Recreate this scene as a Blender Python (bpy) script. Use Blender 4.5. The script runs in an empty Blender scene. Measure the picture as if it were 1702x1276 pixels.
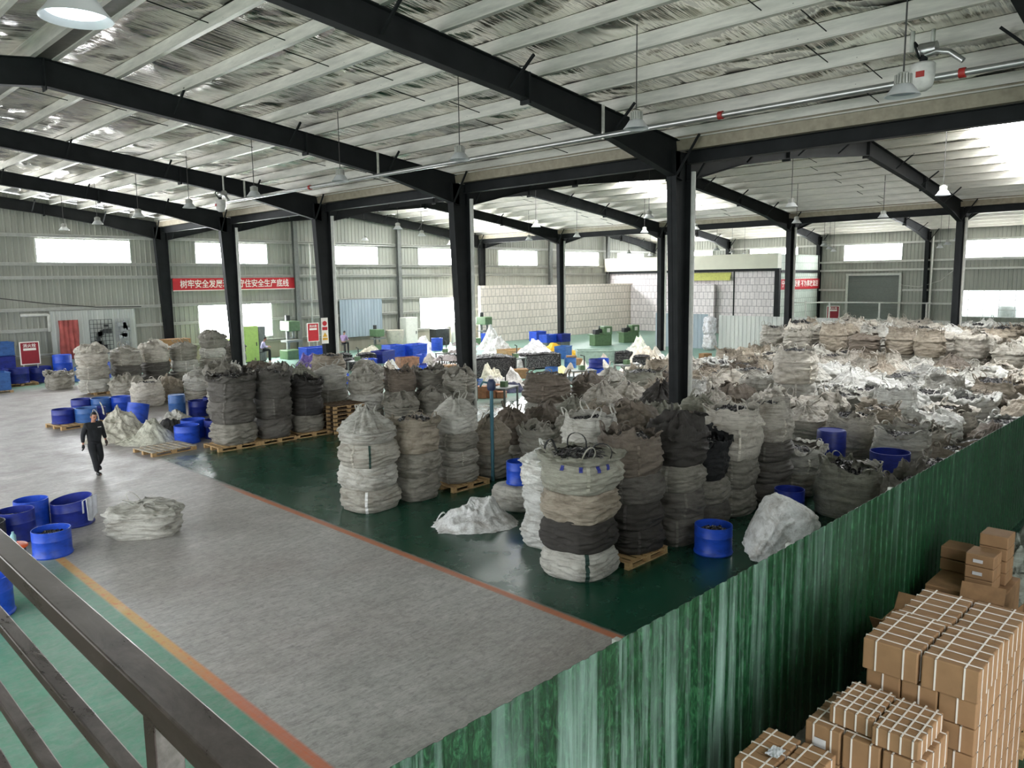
import bpy, bmesh, math, random
from mathutils import Vector, Matrix, noise

SC = bpy.context.scene
COL = SC.collection
R = math.radians

# ------------------------------------------------------------------ camera
cam_d = bpy.data.cameras.new('camera')
cam_d.sensor_fit = 'HORIZONTAL'
cam_d.sensor_width = 36.0
cam_d.lens = 36.0 * 1285.95 / 1702.0
cam_d.clip_start = 0.05
cam_d.clip_end = 400
cam = bpy.data.objects.new('camera', cam_d)
COL.objects.link(cam)
_yaw, _pit, _rol = R(45.271), R(7.633), R(-0.747)
_right = Vector((math.cos(_yaw), -math.sin(_yaw), 0))
_fwd = Vector((math.sin(_yaw) * math.cos(_pit), math.cos(_yaw) * math.cos(_pit), -math.sin(_pit)))
_up = _right.cross(_fwd)
_m = Matrix((_right, _up, -_fwd)).transposed().to_4x4() @ Matrix.Rotation(_rol, 4, 'Z')
_m.translation = Vector((0, 0, 5.0))
cam.matrix_world = _m
SC.camera = cam

# ------------------------------------------------------------------ world, light, exposure
W = bpy.data.worlds.new('daylight')
SC.world = W
W.use_nodes = True
_bg = W.node_tree.nodes['Background']
_bg.inputs[0].default_value = (0.93, 0.97, 1.0, 1)
_bg.inputs[1].default_value = 1.6
SC.view_settings.view_transform = 'Standard'
SC.view_settings.look = 'None'
SC.view_settings.gamma = 1.0
SC.view_settings.use_curve_mapping = False
SC.view_settings.exposure = 1.65
PANE_L = 14.0      # daylight coming through the frosted wall windows
SKY_L = 9.0       # glow of the translucent roof strips and of the added unseen ones

# ------------------------------------------------------------------ helpers
def lin(c):
    return c / 12.92 if c <= 0.04045 else ((c + 0.055) / 1.055) ** 2.4
def rgb(r, g, b):
    return (lin(r / 255), lin(g / 255), lin(b / 255), 1.0)

class NT:
    def __init__(s, name, rough=0.6, metal=0.0):
        s.m = bpy.data.materials.new(name); s.m.use_nodes = True
        s.t = s.m.node_tree; s.b = s.t.nodes['Principled BSDF']
        s.b.inputs['Roughness'].default_value = rough
        s.b.inputs['Metallic'].default_value = metal
    def n(s, typ, **kw):
        nd = s.t.nodes.new('ShaderNode' + typ)
        for k, v in kw.items(): setattr(nd, k, v)
        return nd
    def l(s, a, b): s.t.links.new(a, b)
    def val(s, sock, v):
        if hasattr(v, 'is_linked') or hasattr(v, 'links'): s.l(v, sock)
        else: sock.default_value = v
    def coord(s, kind='Object', scale=(1, 1, 1), rot=(0, 0, 0)):
        tc = s.n('TexCoord'); mp = s.n('Mapping')
        mp.inputs['Scale'].default_value = scale; mp.inputs['Rotation'].default_value = rot
        s.l(tc.outputs[kind], mp.inputs[0]); return mp.outputs[0]
    def noise(s, vec, scale=5, detail=4, rough=0.55, dist=0.0):
        nd = s.n('TexNoise'); s.l(vec, nd.inputs['Vector'])
        nd.inputs['Scale'].default_value = scale; nd.inputs['Detail'].default_value = detail
        nd.inputs['Roughness'].default_value = rough; nd.inputs['Distortion'].default_value = dist
        return nd.outputs[0]
    def ramp(s, fac, stops, interp='LINEAR'):
        nd = s.n('ValToRGB'); s.l(fac, nd.inputs[0]); nd.color_ramp.interpolation = interp
        e = nd.color_ramp.elements
        while len(e) > 1: e.remove(e[-1])
        e[0].position, e[0].color = stops[0]
        for p, c in stops[1:]:
            x = e.new(p); x.color = c
        return nd.outputs[0]
    def mul(s, a, b, op='MULTIPLY'):
        nd = s.n('Math', operation=op); s.val(nd.inputs[0], a); s.val(nd.inputs[1], b); return nd.outputs[0]
    def rng(s, a, lo, hi, o0=0.0, o1=1.0):
        nd = s.n('MapRange'); s.val(nd.inputs[0], a)
        nd.inputs[1].default_value = lo; nd.inputs[2].default_value = hi
        nd.inputs[3].default_value = o0; nd.inputs[4].default_value = o1; return nd.outputs[0]
    def mix(s, fac, a, b, blend='MIX'):
        nd = s.n('Mix', data_type='RGBA', blend_type=blend)
        s.val(nd.inputs[0], fac); s.val(nd.inputs[6], a); s.val(nd.inputs[7], b); return nd.outputs[2]
    def bump(s, h, strength=0.3, dist=0.05):
        nd = s.n('Bump'); s.l(h, nd.inputs['Height'])
        nd.inputs['Strength'].default_value = strength; nd.inputs['Distance'].default_value = dist
        s.l(nd.outputs[0], s.b.inputs['Normal'])
    def base(s, c): s.val(s.b.inputs['Base Color'], c)

def flat(name, c, rough=0.6, metal=0.0, vary=0.12, scale=6.0):
    t = NT(name, rough, metal)
    n = t.noise(t.coord(), scale, 5)
    d = tuple(x * (1 - vary * 1.6) for x in c[:3]) + (1,)
    u = tuple(min(1, x * (1 + vary)) for x in c[:3]) + (1,)
    t.base(t.ramp(n, [(0.3, d), (0.7, u)]))
    return t.m
def glow(name, c, strength):
    m = bpy.data.materials.new(name); m.use_nodes = True
    b = m.node_tree.nodes['Principled BSDF']
    b.inputs['Base Color'].default_value = c
    b.inputs['Emission Color'].default_value = c
    b.inputs['Emission Strength'].default_value = strength
    b.inputs['Roughness'].default_value = 0.6
    return m

class MB:
    def __init__(s): s.v = []; s.f = []
    def add(s, vs, fs):
        o = len(s.v); s.v += [tuple(v) for v in vs]; s.f += [tuple(i + o for i in f) for f in fs]; return s
    def box(s, x0, x1, y0, y1, z0, z1, M=None):
        vs = [Vector((x, y, z)) for x in (x0, x1) for y in (y0, y1) for z in (z0, z1)]
        if M is not None: vs = [M @ v for v in vs]
        return s.add(vs, [(0, 1, 3, 2), (4, 6, 7, 5), (0, 4, 5, 1), (2, 3, 7, 6), (0, 2, 6, 4), (1, 5, 7, 3)])
    def prism(s, poly, ax, a, b):
        """polygon given in the two other axes, extruded along axis ax (0,1,2) from a to b"""
        def P(u, w, t):
            q = [u, w]; q.insert(ax, t); return q
        n = len(poly)
        vs = [P(u, w, a) for u, w in poly] + [P(u, w, b) for u, w in poly]
        fs = [(i, (i + 1) % n, n + (i + 1) % n, n + i) for i in range(n)] + [tuple(range(n))[::-1], tuple(range(n, 2 * n))]
        return s.add(vs, fs)
    def bar(s, p, q, w=0.05, h=None, roll=0.0):
        p = Vector(p); q = Vector(q); d = (q - p); L = d.length; h = h or w
        M = Matrix.Translation(p) @ d.to_track_quat('X', 'Z').to_matrix().to_4x4() @ Matrix.Rotation(roll, 4, 'X')
        return s.box(0, L, -w / 2, w / 2, -h / 2, h / 2, M)
    def tube(s, pts, r=0.02, n=8, closed=False, cap=True):
        pts = [Vector(p) for p in pts]; rs = r if isinstance(r, (list, tuple)) else [r] * len(pts)
        vs = []; fs = []; k = len(pts); prev = None
        for i, p in enumerate(pts):
            if closed: d = pts[(i + 1) % k] - pts[i - 1]
            else: d = pts[min(i + 1, k - 1)] - pts[max(i - 1, 0)]
            d.normalize()
            if prev is None:
                a = d.orthogonal().normalized()
            else:
                a = (prev - d * prev.dot(d)).normalized()
            prev = a; b = d.cross(a)
            for j in range(n):
                t = 2 * math.pi * j / n
                vs.append(p + (a * math.cos(t) + b * math.sin(t)) * rs[i])
        m = k if closed else k - 1
        for i in range(m):
            i2 = (i + 1) % k
            for j in range(n):
                fs.append((i * n + j, i * n + (j + 1) % n, i2 * n + (j + 1) % n, i2 * n + j))
        if cap and not closed: fs += [tuple(range(n))[::-1], tuple((k - 1) * n + j for j in range(n))]
        return s.add(vs, fs)
    def lathe(s, prof, n=32, c=(0, 0, 0), M=None):
        vs = []; fs = []; k = len(prof)
        for r, z in prof:
            for j in range(n):
                t = 2 * math.pi * j / n
                v = Vector((c[0] + r * math.cos(t), c[1] + r * math.sin(t), c[2] + z))
                vs.append(M @ v if M is not None else v)
        for i in range(k - 1):
            for j in range(n):
                fs.append((i * n + j, i * n + (j + 1) % n, (i + 1) * n + (j + 1) % n, (i + 1) * n + j))
        if prof[0][0] > 1e-4: fs.append(tuple(range(n))[::-1])
        if prof[-1][0] > 1e-4: fs.append(tuple((k - 1) * n + j for j in range(n)))
        return s.add(vs, fs)
    def grid(s, fn, nu, nv, wrap=False):
        """fn(i,j)->point; wrap closes the i direction"""
        vs = [fn(i, j) for j in range(nv) for i in range(nu)]; fs = []
        for j in range(nv - 1):
            for i in range(nu if wrap else nu - 1):
                i2 = (i + 1) % nu
                fs.append((j * nu + i, j * nu + i2, (j + 1) * nu + i2, (j + 1) * nu + i))
        return s.add(vs, fs)
    def mesh(s, name, smooth=False, angle=None):
        me = bpy.data.meshes.new(name); me.from_pydata(s.v, [], s.f); me.update()
        if smooth: me.polygons.foreach_set('use_smooth', [True] * len(me.polygons))
        bm = bmesh.new(); bm.from_mesh(me); bmesh.ops.recalc_face_normals(bm, faces=bm.faces); bm.to_mesh(me); bm.free()
        if smooth and angle:
            me.set_sharp_from_angle(angle=R(angle))
        return me
    def obj(s, name, mat, parent=None, smooth=False, angle=None, loc=None):
        return mk(name, s.mesh(name, smooth, angle), mat, parent, loc)

def mk(name, me, mat, parent=None, loc=None):
    if mat is not None and not me.materials: me.materials.append(mat)
    o = bpy.data.objects.new(name, me); COL.objects.link(o)
    if parent is not None: o.parent = parent
    if loc is not None: o.location = loc
    return o
def bevel(o, w=0.01, seg=2):
    b = o.modifiers.new('bevel', 'BEVEL'); b.width = w; b.segments = seg; b.limit_method = 'ANGLE'; return o
def tag(o, label, cat, group=None, kind=None):
    o['label'] = label; o['category'] = cat
    if group: o['group'] = group
    if kind: o['kind'] = kind
    return o
def struct(o, label=None):
    o['kind'] = 'structure'
    if label: o['label'] = label
    return o
def empty(name, loc, rz=0.0):
    o = bpy.data.objects.new(name, None); COL.objects.link(o)
    o.location = loc; o.rotation_euler = (0, 0, rz); o.empty_display_size = 0.1; return o
def copy_tree(src, loc=None, rz=None, scale=None, color=None):
    r = src.copy(); COL.objects.link(r)
    if loc is not None: r.location = loc
    if rz is not None: r.rotation_euler = (0, 0, rz)
    if scale is not None: r.scale = scale
    if color is not None and r.type == 'MESH': r.color = color
    for ch in KIDS.get(src.name, []):
        c = ch.copy(); COL.objects.link(c); c.parent = r
        if color is not None and ch.get('tint'): c.color = color
        KIDS.setdefault(r.name, []).append(c)
        for g in KIDS.get(ch.name, []):
            d = g.copy(); COL.objects.link(d); d.parent = c
            KIDS.setdefault(c.name, []).append(d)
    return r
KIDS = {}
def kid(parent, o):
    KIDS.setdefault(parent.name, []).append(o); return o
ORD = ['zeroth', 'first', 'second', 'third', 'fourth', 'fifth', 'sixth', 'seventh', 'eighth', 'ninth', 'tenth', 'eleventh', 'twelfth',
       'thirteenth', 'fourteenth', 'fifteenth', 'sixteenth', 'seventeenth', 'eighteenth', 'nineteenth', 'twentieth', 'twenty-first',
       'twenty-second', 'twenty-third', 'twenty-fourth', 'twenty-fifth', 'twenty-sixth', 'twenty-seventh', 'twenty-eighth']

# ------------------------------------------------------------------ building dimensions (metres, camera stands above the origin)
X0, X1, X2, X3 = -7.34, 19.06, 45.46, 71.34
YF = [2.94 + 9.17 * k for k in range(6)]      # portal frames; YF[5] is the far wall
YB, YW = -6.2, 48.79
VALLEY, RIDGE = 8.68, 10.33
SPANS = [(X0, X1), (X1, X2), (X2, X3)]
def roof_z(x):
    for a, b in SPANS:
        if a - 1e-6 <= x <= b + 1e-6:
            m = (a + b) / 2
            return VALLEY + (RIDGE - VALLEY) * (1 - abs(x - m) / (m - a))
    return VALLEY
# ------------------------------------------------------------------ materials of the building
def floor_mat():
    t = NT('worn floor', 0.35); t.b.inputs['Specular IOR Level'].default_value = 0.38
    tc = t.n('TexCoord'); P = tc.outputs['Object']
    sp = t.n('SeparateXYZ'); t.l(P, sp.inputs[0]); X, Y = sp.outputs[0], sp.outputs[1]
    big = t.noise(P, 0.25, 4, 0.6); mid = t.noise(P, 1.3, 6, 0.65); fine = t.noise(P, 9, 6, 0.7)
    st = t.noise(t.coord('Object', (0.8, 2.0, 1), (0, 0, R(22))), 1.0, 10, 0.8, 2.4)       # drag marks
    st2 = t.noise(t.coord('Object', (6.0, 0.35, 1), (0, 0, R(-9))), 1.0, 7, 0.7, 2.0)
    g = t.ramp(mid, [(0.25, rgb(138, 137, 132)), (0.55, rgb(160, 158, 152)), (0.8, rgb(176, 173, 168))])
    g = t.mix(t.rng(st, 0.42, 0.62), g, t.mix(0.5, g, rgb(196, 192, 188)))
    g = t.mix(t.rng(st2, 0.55, 0.7, 0, 0.35), g, rgb(132, 131, 128))
    g = t.mix(t.rng(big, 0.45, 0.7, 0, 0.5), g, rgb(140, 127, 122))
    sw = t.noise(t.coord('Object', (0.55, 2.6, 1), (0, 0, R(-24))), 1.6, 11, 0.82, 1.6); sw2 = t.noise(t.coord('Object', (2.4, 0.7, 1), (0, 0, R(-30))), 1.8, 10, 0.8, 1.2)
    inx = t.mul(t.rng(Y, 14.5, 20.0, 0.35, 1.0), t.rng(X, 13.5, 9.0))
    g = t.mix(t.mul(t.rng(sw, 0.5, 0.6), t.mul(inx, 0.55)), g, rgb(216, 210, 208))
    g = t.mix(t.rng(sw2, 0.56, 0.68, 0, 0.4), g, rgb(116, 112, 108))
    g = t.mix(t.rng(fine, 0.5, 0.68, 0, 0.5), g, rgb(108, 105, 102))
    grit = t.noise(t.coord('Object', (3.0, 11.0, 1), (0, 0, R(-28))), 2.2, 8, 0.8, 0.8)
    g = t.mix(t.rng(grit, 0.5, 0.62, 0, 0.45), g, rgb(112, 108, 105)); g = t.mix(t.rng(grit, 0.46, 0.36, 0, 0.4), g, rgb(200, 196, 192))
    g = t.mix(t.mul(t.rng(Y, 16.0, 24.0), t.rng(mid, 0.4, 0.65, 0.15, 0.7)), g, rgb(122, 112, 110))
    # painted green zones
    wob = t.rng(mid, 0, 1, -0.16, 0.16); Xw = t.mul(X, wob, 'ADD'); Yw = t.mul(Y, wob, 'ADD')
    def step(v, e, w=0.06): return t.rng(v, e - w, e + w)
    def inv(v): return t.mul(1.0, v, 'SUBTRACT')
    right = t.mul(step(X, 8.42), inv(step(Yw, 22.9, 0.5)))
    left = t.mul(inv(step(X, 3.82)), inv(step(Yw, 15.6, 1.5)))
    far = t.mul(step(Yw, 23.2, 0.6), step(Xw, 15.0, 0.8))
    fl = t.mul(step(Yw, 43.5, 1.0), inv(step(Xw, 14.5, 1.0)))
    wear = t.rng(t.mul(st, fine, 'ADD'), 0.85, 1.25, 1.0, 0.55)
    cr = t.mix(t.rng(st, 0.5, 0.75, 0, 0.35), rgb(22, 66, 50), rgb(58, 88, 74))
    cl = t.mix(t.rng(mid, 0.3, 0.7), rgb(66, 128, 100), rgb(98, 154, 130))
    cf = t.mix(t.rng(mid, 0.3, 0.7), rgb(96, 136, 118), rgb(132, 164, 150))
    c = t.mix(right, g, cr); c = t.mix(t.mul(left, wear), c, cl); c = t.mix(t.mul(far, 0.9), c, cf); c = t.mix(t.mul(fl, 0.8), c, rgb(96, 140, 116))
    # orange and yellow lane lines
    def band(v, lo, hi): return t.mul(step(v, lo, 0.02), inv(step(v, hi, 0.02)))
    l1 = t.mul(band(X, 3.80, 3.95), inv(step(Yw, 16.6, 0.6))); l2 = t.mul(band(X, 8.28, 8.42), inv(step(Yw, 18.0, 0.8)))
    oc = t.mix(t.mul(t.rng(Y, 8.5, 11.0), t.rng(fine, 0.3, 0.5)), rgb(198, 108, 70), rgb(206, 160, 72))
    keep = t.rng(t.mul(fine, st2, 'ADD'), 0.75, 1.35, 1.0, 0.6)
    c = t.mix(t.mul(l1, keep), c, oc); c = t.mix(t.mul(l2, keep), c, rgb(182, 104, 64))
    t.base(c)
    ro = t.rng(t.mul(mid, st, 'ADD'), 0.7, 1.3, 0.36, 0.6)
    ro = t.mix(right, ro, t.rng(mid, 0.3, 0.7, 0.16, 0.34)); t.l(ro, t.b.inputs['Roughness'])
    t.bump(t.mul(t.mul(st, 0.6), fine, 'ADD'), 0.12, 0.02)
    return t.m
def foil_mat():
    t = NT('crinkled foil insulation', 0.3, 1.0)
    a = t.noise(t.coord('Object', (0.6, 5.0, 1)), 1.0, 3, 0.55, 0.3)
    b = t.noise(t.coord('Object', (0.5, 0.4, 1)), 1.0, 2, 0.5, 0.5)
    c = t.noise(t.coord('Object', (0.9, 17.0, 1)), 1.0, 3, 0.6)
    sm = t.mul(t.mul(c, 0.35), t.mul(b, 0.65), 'ADD')
    t.base(t.ramp(sm, [(0.34, rgb(138, 139, 138)), (0.46, rgb(232, 228, 220)), (0.7, rgb(252, 250, 244))]))
    t.l(t.rng(b, 0.3, 0.7, 0.14, 0.3), t.b.inputs['Roughness'])
    t.bump(t.mul(t.mul(t.mul(a, 1.3), t.mul(b, 14.0), 'ADD'), t.mul(c, 0.16), 'ADD'), 1.0, 0.075)
    return t.m
def sheet_mat(name, c1, c2, rough=0.5, streak=None):
    t = NT(name, rough)
    n = t.noise(t.coord('Object', (1.3, 1.3, 0.18)), 1.0, 6, 0.6)
    t.base(t.ramp(n, [(0.3, c1), (0.7, c2)]))
    return t.m
def fence_mat():
    t = NT('green painted sheet', 0.42)
    v = t.coord('Object', (5.0, 1.0, 0.22)); s = t.noise(v, 1.0, 7, 0.68, 0.35)
    s2 = t.noise(t.coord('Object', (16.0, 1.0, 0.5)), 1.0, 5, 0.7); m = t.noise(t.coord('Object', (1.6, 1, .8)), 9, 8, 0.78, 1.6)
    b = t.noise(t.coord('Object', (0.7, 1, 0.5)), 1.0, 3)
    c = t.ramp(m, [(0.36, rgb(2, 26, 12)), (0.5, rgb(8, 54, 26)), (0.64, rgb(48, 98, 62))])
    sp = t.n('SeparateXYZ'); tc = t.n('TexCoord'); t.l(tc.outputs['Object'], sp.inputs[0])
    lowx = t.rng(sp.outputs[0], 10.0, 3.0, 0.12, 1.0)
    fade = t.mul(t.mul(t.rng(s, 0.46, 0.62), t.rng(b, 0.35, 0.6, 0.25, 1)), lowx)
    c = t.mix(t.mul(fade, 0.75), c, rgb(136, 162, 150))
    c = t.mix(t.mul(t.rng(s2, 0.62, 0.74), 0.4), c, rgb(118, 148, 122))
    t.base(c); t.bump(m, 0.35, 0.015); return t.m
def block_mat(name, c1, c2, c3, sy=1.0):
    t = NT(name, 0.8)
    tc = t.n('TexCoord'); sp = t.n('SeparateXYZ'); t.l(tc.outputs['Object'], sp.inputs[0])
    cb = t.n('CombineXYZ'); t.l(t.mul(sp.outputs[0], sp.outputs[1], 'ADD'), cb.inputs[0]); t.l(sp.outputs[2], cb.inputs[1])
    br = t.n('TexBrick'); t.l(cb.outputs[0], br.inputs['Vector'])
    br.offset = 0.5; br.inputs['Scale'].default_value = 1.0
    br.inputs['Brick Width'].default_value = 0.46 * sy; br.inputs['Row Height'].default_value = 0.62
    br.inputs['Mortar Size'].default_value = 0.03; br.inputs['Mortar Smooth'].default_value = 0.3
    br.inputs['Color1'].default_value = c1; br.inputs['Color2'].default_value = c2; br.inputs['Mortar'].default_value = c3
    n = t.noise(cb.outputs[0], 5.0, 5); t.base(t.mix(t.rng(n, 0.35, 0.7, 0, 0.35), br.outputs[0], c3)); return t.m

M_FLOOR = floor_mat(); M_FOIL = foil_mat()
M_WALL = sheet_mat('grey wall sheeting', rgb(146, 148, 138), rgb(164, 165, 155))
M_BLACK = flat('dark steel paint', rgb(36, 38, 39), 0.65, 0.0, 0.2, 1.5)
M_BLACK.node_tree.nodes['Principled BSDF'].inputs['Specular IOR Level'].default_value = 0.2
M_GALV = NT('galvanised purlin', 0.42, 0.3)
_n = M_GALV.noise(M_GALV.coord('Object', (6, 0.8, 6)), 1.0, 5, 0.65); M_GALV.base(M_GALV.ramp(_n, [(0.3, rgb(200, 198, 190)), (0.7, rgb(240, 237, 228))])); M_GALV = M_GALV.m
M_GIRT = flat('painted wall rail', rgb(196, 197, 190), 0.5, 0.0, 0.08)
M_PIPE = flat('white plastic pipe', rgb(208, 208, 200), 0.4, 0.0, 0.08)
M_SILVER = flat('galvanised pipe', rgb(196, 196, 194), 0.3, 0.8, 0.1, 3)
M_PANE = glow('daylit frosted pane', (0.95, 0.98, 1.0, 1), PANE_L)
M_SKYL = glow('daylit and added roof panel', (0.96, 0.98, 1.0, 1), SKY_L)
M_FRAME = flat('white window frame', rgb(214, 216, 212), 0.5, 0.0, 0.05)
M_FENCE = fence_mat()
M_PLINTH = sheet_mat('rendered plinth', rgb(128, 122, 108), rgb(158, 152, 138), 0.85)

# ------------------------------------------------------------------ floor
f = MB().box(-30, 110, -25, 70, -0.2, 0.0).obj('floor', M_FLOOR); struct(f, 'grey and green painted factory floor with orange lane lines')

# ------------------------------------------------------------------ roof: foil sheets, ridge and valley, purlins
for i, (a, b) in enumerate(SPANS):
    m = (a + b) / 2
    for lo, hi in ((a, m), (m, b)):
        zl, zh = roof_z(lo + 1e-4), roof_z(hi - 1e-4)
        mb = MB().prism([(lo, zl + 0.33), (hi, zh + 0.33), (hi, zh + 0.4), (lo, zl + 0.4)], 1, YB, YW + 0.3)
        o = mb.obj('ceiling', M_FOIL); struct(o, 'foil lined roof slope')
ZP = MB()
def zpurlin(L):
    return MB().prism([(-0.09, 0.32), (0.0, 0.32), (0.0, 0.012), (0.095, 0.012), (0.095, 0.03), (0.105, 0.03), (0.105, 0.0), (-0.012, 0.0), (-0.012, 0.308), (-0.078, 0.308), (-0.078, 0.285), (-0.09, 0.285)], 1, 0, L).mesh('purlin')
zp = zpurlin(YW - YB)
n_p = 9
zrod = MB().tube([(0, 0, 0), (1.36, 0, 0)], 0.012, 6).mesh('tie_rod')
for i, (a, b) in enumerate(SPANS):
    m = (a + b) / 2; hs = m - a
    for sgn in (-1, 1):
        xs = []
        for k in range(n_p + 1):
            x = m + sgn * (0.28 + (hs - 0.62) * k / n_p); xs.append(x)
            o = mk('purlin', zp, M_GALV, None, (x, YB, roof_z(x))); struct(o, 'galvanised roof purlin')
            if sgn > 0: o.scale = (-1, 1, 1)
        if i < 2:
            for fr in range(5 if i == 0 else 4):
                for k in range(n_p):
                    yy = YF[fr] + 9.17 * (0.36 if k % 2 else 0.42)
                    xa, xb = sorted((xs[k], xs[k + 1]))
                    o = mk('tie_rod', zrod, M_BLACK, None, (xa, yy, roof_z(xa) + 0.13)); struct(o)
                    o.rotation_euler = (0, -math.atan2(roof_z(xb) - roof_z(xa), xb - xa), 0)
for i, (a, b) in enumerate(SPANS[:2]):
    m = (a + b) / 2
    struct(MB().prism([(m - .2, RIDGE), (m - .16, RIDGE + .3), (m + .16, RIDGE + .3), (m + .2, RIDGE)], 1, YB, YW).obj('trim_ridge', flat('dull ridge steel', rgb(120, 116, 110), .45, .4) if i == 0 else bpy.data.materials['dull ridge steel']))
# translucent roof strips: centre bay, far slope
mB = (X1 + X2) / 2
for n, yc in enumerate((8.0, 25.55, 43.2)):
    xa, xb = mB + 0.6, mB + 9.4
    o = MB().prism([(xa, roof_z(xa) + 0.3), (xb, roof_z(xb) + 0.3), (xb, roof_z(xb) + 0.322), (xa, roof_z(xa) + 0.322)], 1, yc - 0.85, yc + 0.85).obj('roof_light', M_SKYL)
    tag(o, ['translucent roof strip shining over the bags behind the green fence', 'translucent roof strip shining over the middle of the hall', 'translucent roof strip shining close to the far end wall'][n], 'roof light', 'translucent roof strips', 'thing')

    xa, xb = mB - 9.4, mB - 0.6
    if n < 2: struct(MB().prism([(xa, roof_z(xa) + 0.3), (xb, roof_z(xb) + 0.3), (xb, roof_z(xb) + 0.322), (xa, roof_z(xa) + 0.322)], 1, yc - 0.85, yc + 0.85).obj('ceiling_strip_added', M_SKYL))  # unseen strip added on the near slope to brighten the bags below
mC = (X2 + X3) / 2
struct(MB().prism([(mC - 11, roof_z(mC - 11) + 0.3), (mC - .6, roof_z(mC - .6) + 0.3), (mC - .6, roof_z(mC - .6) + 0.322), (mC - 11, roof_z(mC - 11) + 0.322)], 1, 41.6, 42.35).obj('ceiling_strip_added', M_SKYL))  # unseen strip added in the far bay to light the block wall
# ------------------------------------------------------------------ portal frames
def column(x, y, frame, row, top, wall=False, d0=0.42, d1=0.78, both=False):
    w = 0.30
    mb = MB(); za = 0.0
    L0, L1 = (-d0 / 2, -d1 + d0 / 2) if not both else (-d0 / 2, -d1 / 2)
    R0, R1 = (d0 / 2, d0 / 2) if not both else (d0 / 2, d1 / 2)
    t = 0.02
    mb.prism([(L0, za), (L0 + t, za), (L1 + t, top), (L1, top)], 1, -w / 2, w / 2)
    mb.prism([(R0 - t, za), (R0, za), (R1, top), (R1 - t, top)], 1, -w / 2, w / 2)
    mb.prism([(L0, za), (R0, za), (R1, top), (L1, top)], 1, -0.012, 0.012)
    mb.box(-d0 / 2 - 0.06, d0 / 2 + 0.06, -w / 2 - 0.05, w / 2 + 0.05, 0, 0.025)
    o = mb.obj('steel_column', M_BLACK, None, False, None, (x, y, 0))
    return tag(o, f'dark steel column, {ORD[frame]} frame from the camera, {row}', 'column', 'steel columns', 'thing')
def half_rafter(xa, xm, sgn, parent, depths):
    """I-section from the column face at xa up to the ridge xm; depths [(distance from column, depth)]"""
    pts = []
    for d, dp in depths:
        x = xa + sgn * d; pts.append((x, roof_z(x), dp))
    pts.append((xm, RIDGE, depths[-1][1]))
    web = [(x, z) for x, z, dp in pts] + [(x, z - dp) for x, z, dp in reversed(pts)]
    mb = MB().prism(web, 1, -0.012, 0.012)
    for k in range(len(pts) - 1):
        (x, z, dp), (x2, z2, d2) = pts[k], pts[k + 1]
        for o1, o2 in ((0, 0), (dp, d2)):
            mb.prism([(x, z - o1), (x2, z2 - o2), (x2, z2 - o2 - 0.022), (x, z - o1 - 0.022)], 1, -0.125, 0.125)
    return mb
DEP = [(0.15, 1.02), (3.2, 0.66), (6.6, 0.55), (12.9, 0.62)]
for k in range(6):
    y = YF[k]
    if k == 5: y = YW - 0.35
    for i, (a, b) in enumerate(SPANS):
        if k == 0 and i == 2: continue
        m = (a + b) / 2
        root = empty('roof_rafter', (0, y, 0))
        tag(root, f'dark tapered steel rafter, {ORD[k+1]} frame from the camera, {["bay over the aisle","middle bay","far bay"][i]}', 'rafter', 'steel rafters', 'thing')
        half_rafter(a, m, 1, root, DEP).obj('rafter_arm', M_BLACK, root)
        half_rafter(b, m, -1, root, DEP).obj('rafter_arm', M_BLACK, root)
        mb = MB()
        for x, dp in ((m, 0.66),):
            mb.box(x - 0.015, x + 0.015, -0.14, 0.14, RIDGE - dp - 0.08, RIDGE)
        mb.obj('ridge_splice', M_BLACK, root)
        for sgn, xa in ((1, a), (-1, b)):
            x = xa + sgn * 6.3
            MB().box(x - 0.03, x + 0.03, -0.14, 0.14, roof_z(x) - 0.66, roof_z(x) + 0.0).obj('splice_plate', M_BLACK, root)
            for d in (0.5, 3.4, 6.9, 10.2):
                x = xa + sgn * d
                dp = 1.0 if d < 1 else 0.66 if d < 5 else 0.55
                for s in ((-1, 1) if k < 5 else (-1,)):
                    MB().bar((x, s * 0.13, roof_z(x) - dp + 0.04), (x, s * 0.82, roof_z(x) + 0.03), 0.05, 0.05).obj('fly_brace', M_BLACK, root)
rows = [(X1, 'first column row'), (X2, 'second column row')]
for k in range(1, 6):
    for r_, (x, nm) in enumerate(rows):
        y = YF[k] if k < 5 else YW - 0.35
        column(x, y, k + 1, nm, VALLEY - 0.24, d1=0.8 if r_ == 0 else 0.62, d0=0.42 if r_ == 0 else 0.4, both=(r_ == 1))
        if k < 5:
            o = MB().tube([(0, 0, 0.02), (0, 0, VALLEY - 0.75)], 0.075, 14).obj('downpipe', M_PIPE, None, True, 40, (x + 0.285, y - 0.165, 0))
            tag(o, f'pale rain downpipe beside the dark column, {ORD[k+1]} frame from the camera, {nm}', 'downpipe', 'rain downpipes', 'thing')
for k in range(1, 5):
    column(X3 - 0.3, YF[k], k + 1, 'against the far side wall', VALLEY - 0.1, d0=0.4, d1=0.6)
    if k in (2, 4):
        o = MB().tube([(0, 0, 0.02), (0, 0, VALLEY - 0.5)], 0.075, 12).obj('downpipe', M_PIPE, None, True, 40, (X3 - 0.45, YF[k] - 0.4, 0))
        tag(o, f'pale rain downpipe on the far side wall, {ORD[k+1]} frame from the camera', 'downpipe', 'rain downpipes', 'thing')
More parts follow.
